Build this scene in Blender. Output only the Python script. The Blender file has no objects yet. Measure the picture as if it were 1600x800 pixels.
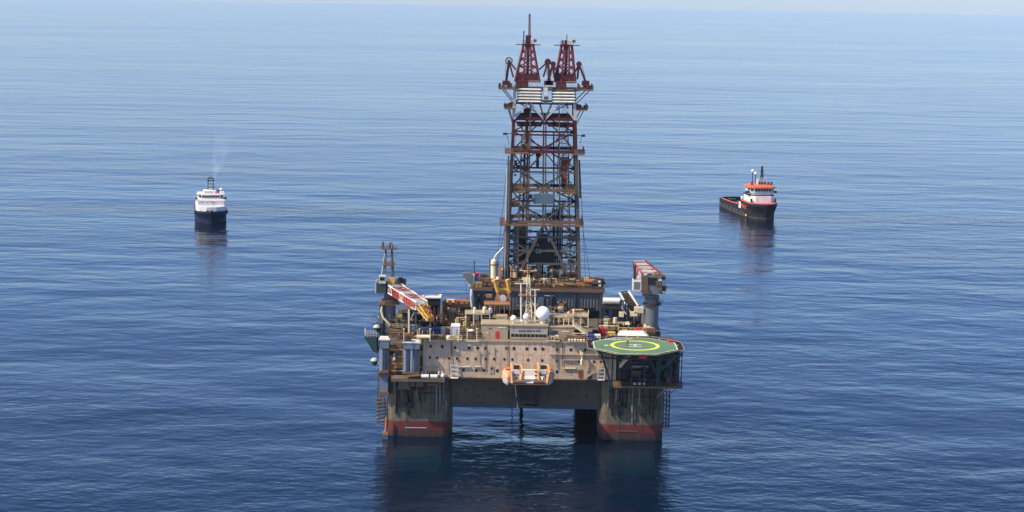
import bpy, math, random
from mathutils import Vector as V, Matrix
random.seed(7)
HAZE = 1.3e-5
scn = bpy.context.scene
col = scn.collection
R = math.radians
# ------------------------------------------------------------------ camera
F = 2750.; CX, CY, CZ = -3.75, -478., 122.
PITCH = R(8.4); ROLL = 0.017
cp, sp, cr, sr = math.cos(PITCH), math.sin(PITCH), math.cos(ROLL), math.sin(ROLL)
def at(px, py, Y):
    """point of the plane Y (metres behind the rig's front) that the photo shows at px, py"""
    u = (px-800)/F; v = (400-py)/F
    a = u*cr-v*sr; b = u*sr+v*cr
    t = (Y-CY)/(cp+b*sp)
    return V((CX+t*a, Y, CZ+t*(-sp+b*cp)))
def on(px, py, Z):
    u = (px-800)/F; v = (400-py)/F
    a = u*cr-v*sr; b = u*sr+v*cr
    t = (Z-CZ)/(-sp+b*cp)
    return V((CX+t*a, CY+t*(cp+b*sp), Z))
def S(Y): return F/((Y-CY)*cp+(CZ-20)*sp)
cam = bpy.data.cameras.new('camera'); co = bpy.data.objects.new('camera', cam); col.objects.link(co)
cam.sensor_width = 36; cam.lens = 36*F/1600; cam.clip_start = 1; cam.clip_end = 90000
co.matrix_world = Matrix.Translation((CX, CY, CZ)) @ Matrix.Rotation(R(90)-PITCH, 4, 'X') @ Matrix.Rotation(ROLL, 4, 'Z')
scn.camera = co
# ------------------------------------------------------------------ light
SUN = V((-0.62, -0.27, 0.735)).normalized()
EL = math.asin(SUN.z); AZ = math.atan2(SUN.x, SUN.y)
w = bpy.data.worlds.new('World'); scn.world = w; w.use_nodes = True
nt = w.node_tree; bgn = nt.nodes['Background']
sky = nt.nodes.new('ShaderNodeTexSky'); sky.sky_type = 'NISHITA'; sky.sun_disc = False
sky.sun_elevation = EL; sky.sun_rotation = AZ % (2*math.pi); sky.altitude = 0; sky.air_density = 1.0; sky.dust_density = 0.7; sky.ozone_density = 3.0
tint = nt.nodes.new('ShaderNodeMix'); tint.data_type = 'RGBA'; tint.blend_type = 'MULTIPLY'; tint.inputs[0].default_value = 1; tint.inputs[7].default_value = (.73, .862, 1.155, 1)
nt.links.new(sky.outputs[0], tint.inputs[6]); nt.links.new(tint.outputs[2], bgn.inputs[0]); bgn.inputs[1].default_value = 0.15
sl = bpy.data.lights.new('sun', 'SUN'); sl.energy = 4.8; sl.angle = R(0.5); sl.color = (1, .86, .64)
so = bpy.data.objects.new('sun', sl); col.objects.link(so); so.rotation_euler = SUN.to_track_quat('Z', 'Y').to_euler(); so.location = (-300, -200, 400)
vs = scn.view_settings; vs.view_transform = 'Standard'; vs.look = 'None'; vs.gamma = 1; vs.use_curve_mapping = False; vs.exposure = 0.56
scn.cycles.max_bounces = 8; scn.cycles.transparent_max_bounces = 12
scn.cycles.use_denoising = True
# ------------------------------------------------------------------ materials
M = {}
class NT:
    def __init__(s, name):
        s.m = bpy.data.materials.new(name); s.m.use_nodes = True; s.t = s.m.node_tree; s.b = s.t.nodes['Principled BSDF']
    def n(s, typ, **k):
        nd = s.t.nodes.new(typ)
        for a, v in k.items():
            if a.startswith('i_'): nd.inputs[int(a[2:]) if a[2:].isdigit() else a[2:]].default_value = v
            else: setattr(nd, a, v)
        return nd
    def l(s, a, b): s.t.links.new(a, b)
    def math(s, op, a, b=None, clamp=False):
        nd = s.n('ShaderNodeMath', operation=op, use_clamp=clamp)
        for i, x in enumerate((a, b)):
            if x is None: continue
            if isinstance(x, (int, float)): nd.inputs[i].default_value = x
            else: s.l(x, nd.inputs[i])
        return nd.outputs[0]
    def noise(s, vec, scale, detail=3, rough=.55, mp=None, rot=None):
        if mp:
            m = s.n('ShaderNodeMapping'); m.inputs['Scale'].default_value = mp
            if rot: m.inputs['Rotation'].default_value = rot
            s.l(vec, m.inputs[0]); vec = m.outputs[0]
        nd = s.n('ShaderNodeTexNoise'); nd.inputs['Scale'].default_value = scale; nd.inputs['Detail'].default_value = detail; nd.inputs['Roughness'].default_value = rough
        s.l(vec, nd.inputs[0]); return nd.outputs[0]
    def ramp(s, fac, a, b, c0=(0,0,0,1), c1=(1,1,1,1)):
        r = s.n('ShaderNodeMapRange'); r.clamp = True
        r.inputs[1].default_value = a; r.inputs[2].default_value = b; s.l(fac, r.inputs[0]); return r.outputs[0]
    def mix(s, fac, a, b, mode='MIX'):
        x = s.n('ShaderNodeMix', data_type='RGBA', blend_type=mode)
        for sock, v in ((x.inputs[0], fac), (x.inputs[6], a), (x.inputs[7], b)):
            if isinstance(v, (int, float)): sock.default_value = v
            elif isinstance(v, tuple): sock.default_value = v if len(v) == 4 else v+(1,)
            else: s.l(v, sock)
        return x.outputs[2]
RUST = (.19, .075, .03)
def paint(name, rgb, rust=.25, rough=.5, dirt=.3, metal=0., hull=None, rustc=RUST, fine=1.):
    k = NT(name); g = k.n('ShaderNodeNewGeometry'); p = g.outputs['Position']
    big = k.ramp(k.noise(p, .22, 4), .3, .7)
    c = k.mix(big, tuple(x*.82 for x in rgb), tuple(min(1, x*1.1) for x in rgb))
    if hull:
        z = k.n('ShaderNodeSeparateXYZ'); k.l(p, z.inputs[0])
        wob = k.math('MULTIPLY', k.math('SUBTRACT', k.noise(p, .7, 5, .65), .5), 1.7)
        zz = k.math('ADD', z.outputs[2], wob)
        for level, colr in hull:
            c = k.mix(k.ramp(zz, level-.14, level+.14), colr, c)
    if dirt:
        d = k.ramp(k.noise(p, 1.0, 5, .65, mp=(.7, .7, .16)), .5, .72)
        c = k.mix(k.math('MULTIPLY', d, dirt), c, (.055, .048, .04))
        d2 = k.ramp(k.noise(p, 2.2, 5, .6), .45, .8)
        c = k.mix(k.math('MULTIPLY', d2, dirt*.6), c, tuple(x*.35 for x in rgb))
    if rust:
        a = k.noise(p, 1.25*fine, 6, .7, mp=(1, 1, .13/fine)); b = k.noise(p, .45*fine, 5, .7)
        f = k.math('ADD', k.math('MULTIPLY', a, .6), k.math('MULTIPLY', b, .4))
        th = .66-.22*rust
        c = k.mix(k.math('MULTIPLY', k.ramp(f, th, th+.14), min(1, .55+rust*.5)), c, rustc)
    k.l(c, k.b.inputs['Base Color'])
    k.l(k.math('ADD', k.math('MULTIPLY', big, .15), rough-.07), k.b.inputs['Roughness'])
    k.b.inputs['Metallic'].default_value = metal; k.b.inputs['Specular IOR Level'].default_value = .22
    M[name] = k.m
    return k.m
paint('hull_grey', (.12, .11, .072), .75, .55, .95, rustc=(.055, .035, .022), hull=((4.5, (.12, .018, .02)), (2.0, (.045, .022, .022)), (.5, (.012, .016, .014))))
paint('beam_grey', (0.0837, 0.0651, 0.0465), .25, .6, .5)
paint('wall_cream', (.50, .40, .28), .85, .55, .38, rustc=(.36, .19, .09), fine=2.0)
paint('roof_cream', (.36, .275, .17), .55, .6, .35, rustc=(.36, .19, .08))
paint('deck_brown', (.12, .078, .05), .6, .7, .4)
paint('deck_steel', (.10, .085, .068), .5, .7, .5)
paint('dark_steel', (0.0382, 0.0323, 0.0281), .35, .55, .3)
paint('black_steel', (.018, .018, .02), .1, .5, .1)
paint('mid_steel', (.09, .075, .06), .3, .5, .3)
paint('light_steel', (.42, .43, .42), .25, .5, .3)
paint('blue_grey', (0.1232, 0.1615, 0.2082), .22, .5, .3)
paint('teal_dark', (0.0225, 0.0562, 0.0638), .2, .5, .35)
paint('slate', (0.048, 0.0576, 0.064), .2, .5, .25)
paint('panel_blue', (.075, .12, .15), .08, .6, .15)
paint('maroon', (.075, .016, .018), .15, .5, .25)
paint('red_lattice', (.15, .026, .028), .1, .5, .2)
paint('red_white_red', (.36, .06, .045), .35, .5, .3)
paint('white', (.66, .62, .53), .45, .45, .15)
paint('white_clean', (.82, .82, .82), 0, .4, .06)
paint('yellow', (.62, .36, .07), .25, .5, .2)
paint('orange_pipe', (.33, .14, .05), .5, .55, .25)
paint('cream', (.68, .58, .36), .3, .5, .2)
paint('red', (.50, .03, .03), .05, .45, .1)
paint('orange', (.75, .16, .03), .03, .4, .1)
paint('blue', (.025, .075, .28), .08, .45, .15)
paint('navy_box', (.018, .04, .10), .1, .5, .2)
paint('heli_green', (.10, .18, .095), .1, .75, .15, rustc=(.2, .2, .12))
paint('heli_yellow', (.70, .60, .08), .02, .7, .1)
paint('brown_steel', (0.1275, 0.0808, 0.051), .6, .6, .3)
paint('lilac_white', (.56, .53, .50), .12, .5, .15)
paint('ship_navy', (.010, .018, .045), .1, .75, .2)
paint('ship_black', (.012, .013, .018), .22, .65, .3, hull=((.9, (.05, .045, .03)),), rustc=(.12, .07, .035))
paint('ship_white', (.80, .78, .72), .08, .45, .1)
paint('ship_orange', (.62, .12, .045), .02, .5, .08)
paint('ship_deck', (.05, .055, .055), .3, .7, .3)
paint('skin', (.45, .27, .18), 0, .6, 0)
def glass(name, rgb):
    k = NT(name); k.b.inputs['Base Color'].default_value = rgb+(1,); k.b.inputs['Roughness'].default_value = .12; M[name] = k.m
glass('window', (.012, .016, .02))
glass('window_blue', (.03, .05, .07))
# ------------------------------------------------------------------ mesh helpers
OFF = {}
ZUP = V((0, 0, 1))
class MB:
    def __init__(s): s.v = []; s.f = []; s.mi = []; s.cur = 0
    def add(s, vs, fs):
        o = len(s.v); s.v += [tuple(x) for x in vs]; s.f += [tuple(i+o for i in f) for f in fs]; s.mi += [s.cur]*len(fs)
    def box(s, x0, x1, y0, y1, z0, z1):
        s.add([(x, y, z) for z in (z0, z1) for y in (y0, y1) for x in (x0, x1)],
              [(0, 2, 3, 1), (4, 5, 7, 6), (0, 1, 5, 4), (2, 6, 7, 3), (0, 4, 6, 2), (1, 3, 7, 5)]); return s
    def bx(s, c, size, rz=0):
        c = V(c); h = V(size)/2; m = Matrix.Rotation(rz, 3, 'Z')
        s.add([c+m@V((x*h.x, y*h.y, z*h.z)) for z in (-1, 1) for y in (-1, 1) for x in (-1, 1)],
              [(0, 2, 3, 1), (4, 5, 7, 6), (0, 1, 5, 4), (2, 6, 7, 3), (0, 4, 6, 2), (1, 3, 7, 5)]); return s
    def frame(s, p, q):
        d = (V(q)-V(p)); d.normalize()
        a = d.cross(ZUP)
        if a.length < 1e-3: a = V((1, 0, 0))
        a.normalize(); b = a.cross(d); b.normalize(); return a, b
    def beam(s, p, q, w, h=None):
        h = h or w; p = V(p); q = V(q); a, b = s.frame(p, q); a = a*w/2; b = b*h/2
        s.add([p-a-b, p+a-b, p+a+b, p-a+b, q-a-b, q+a-b, q+a+b, q-a+b],
              [(0, 3, 2, 1), (4, 5, 6, 7), (0, 1, 5, 4), (1, 2, 6, 5), (2, 3, 7, 6), (3, 0, 4, 7)]); return s
    def tube(s, p, q, r, n=8, r2=None):
        p = V(p); q = V(q); a, b = s.frame(p, q); r2 = r if r2 is None else r2
        c = [a*math.cos(i*2*math.pi/n)+b*math.sin(i*2*math.pi/n) for i in range(n)]
        s.add([p+x*r for x in c]+[q+x*r2 for x in c],
              [(i, (i+1) % n, n+(i+1) % n, n+i) for i in range(n)]+[tuple(range(n))[::-1], tuple(range(n, 2*n))]); return s
    def pipe(s, pts, r, n=8):
        for p, q in zip(pts, pts[1:]): s.tube(p, q, r, n)
        for p in pts[1:-1]: s.sph(p, r*1.02, n, max(4, n//2))
        return s
    def sph(s, c, r, n=16, m=10, sz=1., z0=-1.):
        c = V(c); vs = []; fs = []
        for j in range(m+1):
            t = math.asin(z0)+(math.pi/2-math.asin(z0))*j/m
            for i in range(n):
                p = 2*math.pi*i/n
                vs.append(c+V((r*math.cos(t)*math.cos(p), r*math.cos(t)*math.sin(p), r*sz*math.sin(t))))
        for j in range(m):
            for i in range(n): fs.append((j*n+i, j*n+(i+1) % n, (j+1)*n+(i+1) % n, (j+1)*n+i))
        s.add(vs, fs); return s
    def prism(s, pts, z0, z1):
        n = len(pts)
        s.add([(x, y, z0) for x, y in pts]+[(x, y, z1) for x, y in pts],
              [(i, (i+1) % n, n+(i+1) % n, n+i) for i in range(n)]+[tuple(range(n))[::-1], tuple(range(n, 2*n))]); return s
    def prismX(s, pts, x0, x1):      # pts are (y, z)
        n = len(pts)
        s.add([(x0, y, z) for y, z in pts]+[(x1, y, z) for y, z in pts],
              [(i, (i+1) % n, n+(i+1) % n, n+i) for i in range(n)]+[tuple(range(n))[::-1], tuple(range(n, 2*n))]); return s
    def corr(s, x0, x1, y, z0, z1, pitch=.5, d=.12):     # corrugated sheet facing -Y
        n = max(2, int((x1-x0)/pitch)); vs = []; fs = []
        for i in range(n):
            a = x0+(x1-x0)*i/n; b = x0+(x1-x0)*(i+.5)/n; c = x0+(x1-x0)*(i+1)/n
            for xx, yy in ((a, y), (a+.25*(b-a), y-d), (b, y-d), (b+.25*(c-b), y)):
                vs += [(xx, yy, z0), (xx, yy, z1)]
        vs += [(x1, y, z0), (x1, y, z1)]
        for i in range(len(vs)//2-1): fs.append((2*i, 2*i+2, 2*i+3, 2*i+1))
        s.add(vs, fs); return s
    def rail(s, pts, h=1.1, r=.045, step=2.0, rails=(1., .55)):
        for p, q in zip(pts, pts[1:]):
            p = V(p); q = V(q); n = max(1, round((q-p).length/step))
            for i in range(n+1):
                b = p.lerp(q, i/n); s.beam(b, b+ZUP*h, r*1.6)
            for k in rails: s.beam(p+ZUP*h*k, q+ZUP*h*k, r*1.6)
        return s
    def truss(s, p, q, w, h, n, r=.1, w2=None, h2=None, only=None):
        """box lattice from p to q; w across, h high"""
        p = V(p); q = V(q); a, b = s.frame(p, q); w2 = w2 or w; h2 = h2 or h
        def c(i):
            t = i/n; o = p.lerp(q, t); ww = (w+(w2-w)*t)/2; hh = (h+(h2-h)*t)/2
            return [o-a*ww-b*hh, o+a*ww-b*hh, o+a*ww+b*hh, o-a*ww+b*hh]
        for i in (only if only is not None else range(n)):
            A = c(i); B = c(i+1)
            for k in range(4):
                s.beam(A[k], B[k], r*1.7)
                s.beam(A[k], A[(k+1) % 4], r)
                s.beam(A[k], B[(k+1) % 4], r) if (i+k) % 2 else s.beam(A[(k+1) % 4], B[k], r)
            if i == n-1:
                for k in range(4): s.beam(B[k], B[(k+1) % 4], r)
        return s
    def build(s, name, mat, parent=None, smooth=False, loc=None):
        mats = mat if isinstance(mat, (list, tuple)) else [mat]
        off = OFF.get(parent.name, V()) if parent else None
        if parent is None:
            if loc is None:
                xs, ys, zs = zip(*s.v); loc = ((min(xs)+max(xs))/2, (min(ys)+max(ys))/2, min(zs))
            off = V(loc)
        me = bpy.data.meshes.new(name); me.from_pydata([(x-off.x, y-off.y, z-off.z) for x, y, z in s.v], [], s.f)
        for m in mats: me.materials.append(M[m])
        if len(mats) > 1: me.polygons.foreach_set('material_index', s.mi)
        if smooth:
            me.polygons.foreach_set('use_smooth', [True]*len(me.polygons)); me.set_sharp_from_angle(angle=R(38))
        me.update()
        o = bpy.data.objects.new(name, me); col.objects.link(o)
        if parent: o.parent = parent; OFF[o.name] = off
        else: o.location = off; OFF[o.name] = off
        return o
def tag(o, label, cat=None, group=None, kind=None):
    if label: o['label'] = label
    if cat: o['category'] = cat
    if group: o['group'] = group
    if kind: o['kind'] = kind
    return o
def thing(name, label, cat, loc, group=None, rz=None):
    o = bpy.data.objects.new(name, None); col.objects.link(o); o.location = loc; o.empty_display_size = .5
    OFF[o.name] = V(loc)
    if rz is not None: o.rotation_euler.z = rz; OFF[o.name] = V()
    return tag(o, label, cat, group)
def text(body, size, mat, parent, mw, name='lettering', extrude=.015):
    cu = bpy.data.curves.new('t', 'FONT'); cu.body = body; cu.size = size; cu.extrude = extrude; cu.align_x = 'CENTER'; cu.align_y = 'CENTER'
    o = bpy.data.objects.new('t', cu); col.objects.link(o)
    bpy.context.view_layer.update()
    me = bpy.data.meshes.new_from_object(o.evaluated_get(bpy.context.evaluated_depsgraph_get()))
    bpy.data.objects.remove(o); bpy.data.curves.remove(cu)
    me.transform(mw); off = OFF[parent.name]; me.transform(Matrix.Translation(-off)); me.materials.clear(); me.materials.append(M[mat])
    r = bpy.data.objects.new(name, me); col.objects.link(r); r.parent = parent; OFF[r.name] = off
    return r
def one(f, name, mat, label, cat, group=None, smooth=False):
    m = MB(); f(m); return tag(m.build(name, mat, None, smooth), label, cat, group)
def railing(pts, label, mat='cream', **k):
    m = MB().rail(pts, **k); return tag(m.build('handrail', mat), label, 'railing')
# ------------------------------------------------------------------ sea
def make_water():
    k = NT('water'); t = k.t; t.nodes.remove(k.b)
    g = k.n('ShaderNodeNewGeometry'); p = g.outputs['Position']
    def centred(x, a): return k.math('MULTIPLY', k.math('SUBTRACT', x, .5), a)
    swell = centred(k.noise(p, 1/62, 3, .5, mp=(.42, 1, 1), rot=(0, 0, R(6))), 2.2)
    wa = centred(k.noise(p, 1/24, 3, .55, mp=(.62, 1, 1), rot=(0, 0, R(-6))), .95)
    wb = centred(k.noise(p, 1/8, 3, .6, mp=(.7, 1, 1), rot=(0, 0, R(11))), .44)
    wc = centred(k.noise(p, 1/2.2, 3, .62, mp=(.75, 1, 1), rot=(0, 0, R(-16))), .15)
    # wind patches: the small ripples come and go over hundreds of metres
    gust = k.ramp(k.math('ADD', k.math('MULTIPLY', k.noise(p, 1/520, 4, .55, mp=(.35, 1, 1), rot=(0, 0, R(4))), .55), k.math('MULTIPLY', k.noise(p, 1/110, 3, .5, mp=(.4, 1, 1), rot=(0, 0, R(-8))), .45)), .36, .64)
    amp = k.math('ADD', k.math('MULTIPLY', gust, 1.15), .18)
    # churned water beside the two ships and along the rig's right side
    xyz = k.n('ShaderNodeSeparateXYZ'); k.l(p, xyz.inputs[0])
    for wx, wy, rx, ry, f in ((-165, 505, 150, 34, 1.3), (215, 520, 150, 30, 1.3), (75, 5, 45, 34, .6)):
        dx = k.math('DIVIDE', k.math('SUBTRACT', xyz.outputs[0], wx), rx); dy = k.math('DIVIDE', k.math('SUBTRACT', xyz.outputs[1], wy), ry)
        d = k.math('ADD', k.math('MULTIPLY', dx, dx), k.math('MULTIPLY', dy, dy))
        amp = k.math('ADD', amp, k.math('MULTIPLY', k.math('SUBTRACT', 1., d, True), f))
    h = k.math('ADD', k.math('ADD', swell, wa), k.math('MULTIPLY', k.math('ADD', wb, wc), amp))
    bump = k.n('ShaderNodeBump'); bump.inputs['Strength'].default_value = 1; bump.inputs['Distance'].default_value = 1
    k.l(h, bump.inputs['Height'])
    fr = k.n('ShaderNodeFresnel'); fr.inputs['IOR'].default_value = 1.33; k.l(bump.outputs[0], fr.inputs['Normal'])
    gl = k.n('ShaderNodeBsdfGlossy'); gl.inputs['Roughness'].default_value = .10; k.l(bump.outputs[0], gl.inputs['Normal'])
    k.l(k.math('ADD', k.math('MULTIPLY', gust, .08), .06), gl.inputs['Roughness'])
    df = k.n('ShaderNodeBsdfDiffuse'); df.inputs['Color'].default_value = (.002, .010, .026, 1)
    tr = k.n('ShaderNodeBsdfTransparent'); tr.inputs['Color'].default_value = (.13, .58, .60, 1)
    m1 = k.n('ShaderNodeMixShader'); m1.inputs[0].default_value = .26; k.l(df.outputs[0], m1.inputs[1]); k.l(tr.outputs[0], m1.inputs[2])
    m2 = k.n('ShaderNodeMixShader'); k.l(fr.outputs[0], m2.inputs[0]); k.l(m1.outputs[0], m2.inputs[1]); k.l(gl.outputs[0], m2.inputs[2])
    k.l(m2.outputs[0], t.nodes['Material Output'].inputs[0]); M['water'] = k.m
make_water()
paint('deep', (.002, .008, .024), 0, .9, 0)
def disc(r0s, z, n=96):
    m = MB(); vs = [(0, 0, z)]; fs = []
    for r in r0s: vs += [(r*math.cos(2*math.pi*i/n), r*math.sin(2*math.pi*i/n), z) for i in range(n)]
    fs += [(0, 1+i, 1+(i+1) % n) for i in range(n)]
    for j in range(len(r0s)-1):
        a = 1+j*n; b = a+n; fs += [(a+i, b+i, b+(i+1) % n, a+(i+1) % n) for i in range(n)]
    m.add(vs, fs); return m
sea = disc([300, 1500, 6000, 21000], 0).build('water', 'water', loc=(0, 0, 0)); tag(sea, 'rippled blue open sea', 'sea', kind='structure')
sb = disc([300, 1500, 6000, 21000], -40).build('sea_floor', 'deep', loc=(0, 0, 0)); tag(sb, 'dark blue deep under the sea surface', 'sea floor', kind='structure')
# ------------------------------------------------------------------ rig hull
DK = 28.0
paint('lilac_grey', (.36, .325, .27), .45, .55, .3)
paint('rust_red', (.22, .06, .03), .4, .5, .35); paint('lilac_dull', (.17, .165, .13), .4, .55, .5)
hull = thing('rig_hull', 'four-legged oil rig hull with stained grey columns and red waterline bands', 'oil rig', (0, 20, 0))
def column(x0, x1, y0, y1, z1):
    r = 2.6; pts = []
    for cx_, cy_, a0 in ((x1-r, y0+r, -90), (x1-r, y1-r, 0), (x0+r, y1-r, 90), (x0+r, y0+r, 180)):
        for i in range(7):
            a = R(a0+15*i); pts.append((cx_+r*math.cos(a), cy_+r*math.sin(a)))
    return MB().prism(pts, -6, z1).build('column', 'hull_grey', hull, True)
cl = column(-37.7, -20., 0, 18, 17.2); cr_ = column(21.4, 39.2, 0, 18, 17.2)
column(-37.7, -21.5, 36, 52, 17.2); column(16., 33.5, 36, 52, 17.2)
for c, x0, x1 in ((cl, -37.7, -20.), (cr_, 21.4, 39.2)):
    rnd = random.Random(int(x0))
    # vertical pipes clamped on the upper front
    n = 15
    for i in range(n):
        x = x0+2.4+(x1-x0-4.6)*i/(n-1)+rnd.uniform(-.2, .2)
        zb = rnd.choice((6.6, 7.5, 8.6, 9.6, 10.4)); m = MB()
        if i % 4 == 2: m.pipe([(x, -.35, 16.8), (x, -.35, 11.5), (x+.9, -.35, 10.2), (x+.9, -.35, zb-1.2)], .17)
        else: m.pipe([(x, -.32, 16.8), (x, -.32, zb)], rnd.choice((.16, .2, .27)))
        if i % 3: m.bx((x, -.25, zb), (.5, .5, .7))
        m.build('pipe', rnd.choice(('mid_steel', 'dark_steel', 'lilac_dull', 'black_steel', 'black_steel')), c)
    MB().box(x0+2.4, x0+8.5, -.5, -.02, 13.6, 14.0).box(x0+9.5, x1-2, -.5, -.02, 12.4, 12.75).build('pipe_clamp', 'dark_steel', c)
    MB().box(x0+5, x0+11, -.14, -.02, 2.5, 2.75).build('draught_bar', 'lilac_grey' if x0 < 0 else 'mid_steel', c)
    for xs in (x0+5.6, x0+11.9): MB().box(xs, xs+.14, -.06, .0, .2, 13).build('weld_strip', 'dark_steel', c)
    MB().box(x0+3, x0+7, -1.5, -.03, 9.2, 10.3).bx((x0+5, -1.0, 10.9), (1.4, 1.6, 1.3)).build('fairlead', 'black_steel', c)
for x in (-29, 30): MB().prismX([(-6, -2.6), (-8.5, -3.2), (-10, -4.6), (-10.6, -7), (60, -8.5), (60, -2.6)], x-6.4, x+6.4).build('pontoon', 'teal_pontoon' if 'teal_pontoon' in M else (paint('teal_pontoon', (.08, .42, .42), .05, .6, .1) and 'teal_pontoon'), hull)
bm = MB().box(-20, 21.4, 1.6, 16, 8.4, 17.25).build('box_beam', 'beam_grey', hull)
for i in range(16): MB().box(-18.6+i*2.6, -18.52+i*2.6, 1.53, 1.6, 8.5, 17.2).build('weld_seam', 'dark_steel', bm)
MB().box(-20, 21.4, 1.45, 1.6, 8.35, 9.6).build('reflection_strip', 'slate', bm)  # slate colour paints a bluish reflection along the beam's lower edge
for x, z in ((-16, 13.2), (-12.5, 11.5), (-9, 13.6), (2.2, 11.4), (7, 12.6), (13.4, 12), (17.5, 12)): MB().bx((x, 1.5, z), (.45, .25, .45)).build('drain_port', 'black_steel', bm)
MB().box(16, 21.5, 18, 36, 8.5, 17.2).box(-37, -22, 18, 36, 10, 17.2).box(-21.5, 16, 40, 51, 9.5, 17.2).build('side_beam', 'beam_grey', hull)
MB().box(-37.7, 39.2, 18, 52, 17.25, 27.5).box(-27.5, 24, 1.7, 18, 17.3, 27.6).box(-37.7, -27.5, 6.5, 18, 17.3, 24.5).build('deck_box', 'mid_steel', hull)
MB().box(-37.7, 39.2, 17.5, 52.5, 27.55, 27.9).box(-37.7, -28.6, 6, 17.4, 24.55, 24.9).build('main_deck', 'deck_steel', hull)
MB().tube((-.2, 42, -3), (-.2, 42, 17.2), .55, 12).build('riser_pipe', 'brown_steel', hull, True)
MB().tube((-3, 38, -3), (-3, 38, 17.2), .12, 6).build('drain_line', 'dark_steel', hull)
# ladder cages on the outer sides
def cage(px0, px1, py0, py1, Y, label, hoops, mat):
    a = at(px0, py1, Y); b = at(px1, py0, Y); m = MB()
    for x in (a.x, (a.x+b.x)/2, b.x):
        for y in (Y, Y+2.2): m.beam((x, y, a.z), (x, y, b.z), .16)
    n = hoops
    for i in range(n+1):
        z = a.z+(b.z-a.z)*i/n
        m.beam((a.x, Y, z), (b.x, Y, z), .16); m.beam((a.x, Y, z), (a.x, Y+2.2, z), .14); m.beam((b.x, Y, z), (b.x, Y+2.2, z), .14)
        if i < n: m.beam((a.x, Y, z), (b.x, Y, z+(b.z-a.z)/n), .12)
    return tag(m.build('stair_tower', mat), label, 'stair tower')
cage(1036, 1047, 612, 669, 5, 'dark square stair cage hanging off the right column near the water', 8, 'black_steel')
cage(590, 600, 579, 636, 4, 'thin rusty access ladder tower down the outside of the left column', 10, 'brown_steel')
def basket(m):
    c = at(597, 645, 3); 
    for i in range(7):
        z = c.z-3+i*1.05; n = 12; pts = [V((c.x+1.7*math.cos(2*math.pi*k/n), 3+1.7*math.sin(2*math.pi*k/n), z)) for k in range(n+1)]
        for p, q in zip(pts, pts[1:]): m.beam(p, q, .22)
    for k in range(6):
        x = c.x+1.7*math.cos(k*math.pi/3); y = 3+1.7*math.sin(k*math.pi/3); m.beam((x, y, c.z-3.2), (x, y, c.z+3.6), .14)
    m.beam((c.x+1.5, 3, c.z-4.2), (c.x+1.5, 3, c.z+6), .3)
one(basket, 'landing_basket', 'mid_steel', 'grey ringed basket cage hanging low beside the left column', 'landing basket')
one(lambda m: m.pipe([at(604, 652, -1), at(603, 672, -1), at(600, 680, -1)], .35).bx(at(602, 677, -1.2), (1.6, 1, .8)), 'mooring_chain', 'orange_pipe', 'rusty chain running down the left column into the water', 'chain')
# ------------------------------------------------------------------ accommodation block
acc = thing('accommodation_block', 'long cream rust-streaked living quarters wall with rows of small square windows', 'living quarters', (0, -1, 17.3))
wl = MB().box(-27.9, 25.5, -1.6, 1.6, 17.32, 28.0).build('wall', 'wall_cream', acc)
MB().box(-28.1, 26, -1.85, 17.4, 28.02, 28.2).build('roof', 'roof_brown' if paint('roof_brown', (.20, .14, .085), .6, .65, .5) else '', acc)
MB().box(-28.1, 26, -1.95, -1.6, 27.75, 28.25).build('roof_edge', 'roof_cream', acc)
MB().box(-28.1, 26, -1.95, -1.6, 17.0, 17.5).build('ledge', 'dark_steel', acc)
def wpt(px, py): return at(px, py, -1.6)
WIN = [(673,541),(691,541.5),(711,543),(733,543.5),(746,543.5),(758,543.8),(791.5,544),(803,544.5),(823,545),(836,545),(848,545.3),(870,546),(892,546.3),(914,547),
 (657,558),(672,558.5),(683,559),(701.5,559.5),(714,560),(730,560),(743,560.5),(759,560.6),(772,561),(788,561.3),(800.5,561.5),(825,562.5),(847,563),(869.5,563.5),(904,564.3),(928,565),(938.5,565),
 (724,578),(744,578.3),(756,578.4),(777,579),(870,580.5)]
for i, (x, y) in enumerate(WIN):
    c = wpt(x, y); s_ = .38 if 14 <= i < 31 else .46
    f = MB().box(c.x-s_*.8, c.x+s_*.8, -1.68, -1.58, c.z-s_*.9, c.z+s_*.9).build('window', 'brown_steel', acc)
    MB().box(c.x-s_*.62, c.x+s_*.62, -1.71, -1.69, c.z-s_*.7, c.z+s_*.7).build('pane', 'window', f)
for (x, y, mt) in ((768.5, 577.5, 'roof_cream'), (907, 584, 'rust_red'), (921, 586, 'navy_box')):
    c = wpt(x, y); k = .8
    dr = MB().box(c.x-k*.75, c.x+k*.75, -1.75, -1.55, c.z-1.1, c.z+1.1).build('door' if mt != 'navy_box' else 'vent_panel', mt, acc)
    if mt == 'roof_cream': MB().bx((c.x, -1.78, c.z+.4), (.5, .06, .6)).build('pane', 'window', dr)
rnd = random.Random(3)
for px in (792.5, 870, 757.5, 878.5, 660, 705):
    a = wpt(px, 531+.016*(px-700)); b = wpt(px, 586)
    MB().pipe([(a.x, -1.85, a.z), (b.x, -1.85, b.z+rnd.uniform(0, 4))], .1).build('pipe', 'orange_pipe' if px in (792.5, 757.5) else 'brown_steel', acc)
for px0, px1, py in ((657, 690, 573), (716, 735, 572.5), (742, 752, 572.4), (880, 900, 575), (858, 960, 553), (880, 905, 562), (662, 720, 531.5), (730, 748, 532.5), (808, 815, 574.5)):
    a = wpt(px0, py); b = wpt(px1, py+.016*(px1-px0)); MB().box(a.x, b.x, -2.1, -1.6, a.z-.1, a.z+.08).build('cable_tray', rnd.choice(('roof_cream', 'lilac_white', 'cream')), acc)
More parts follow.
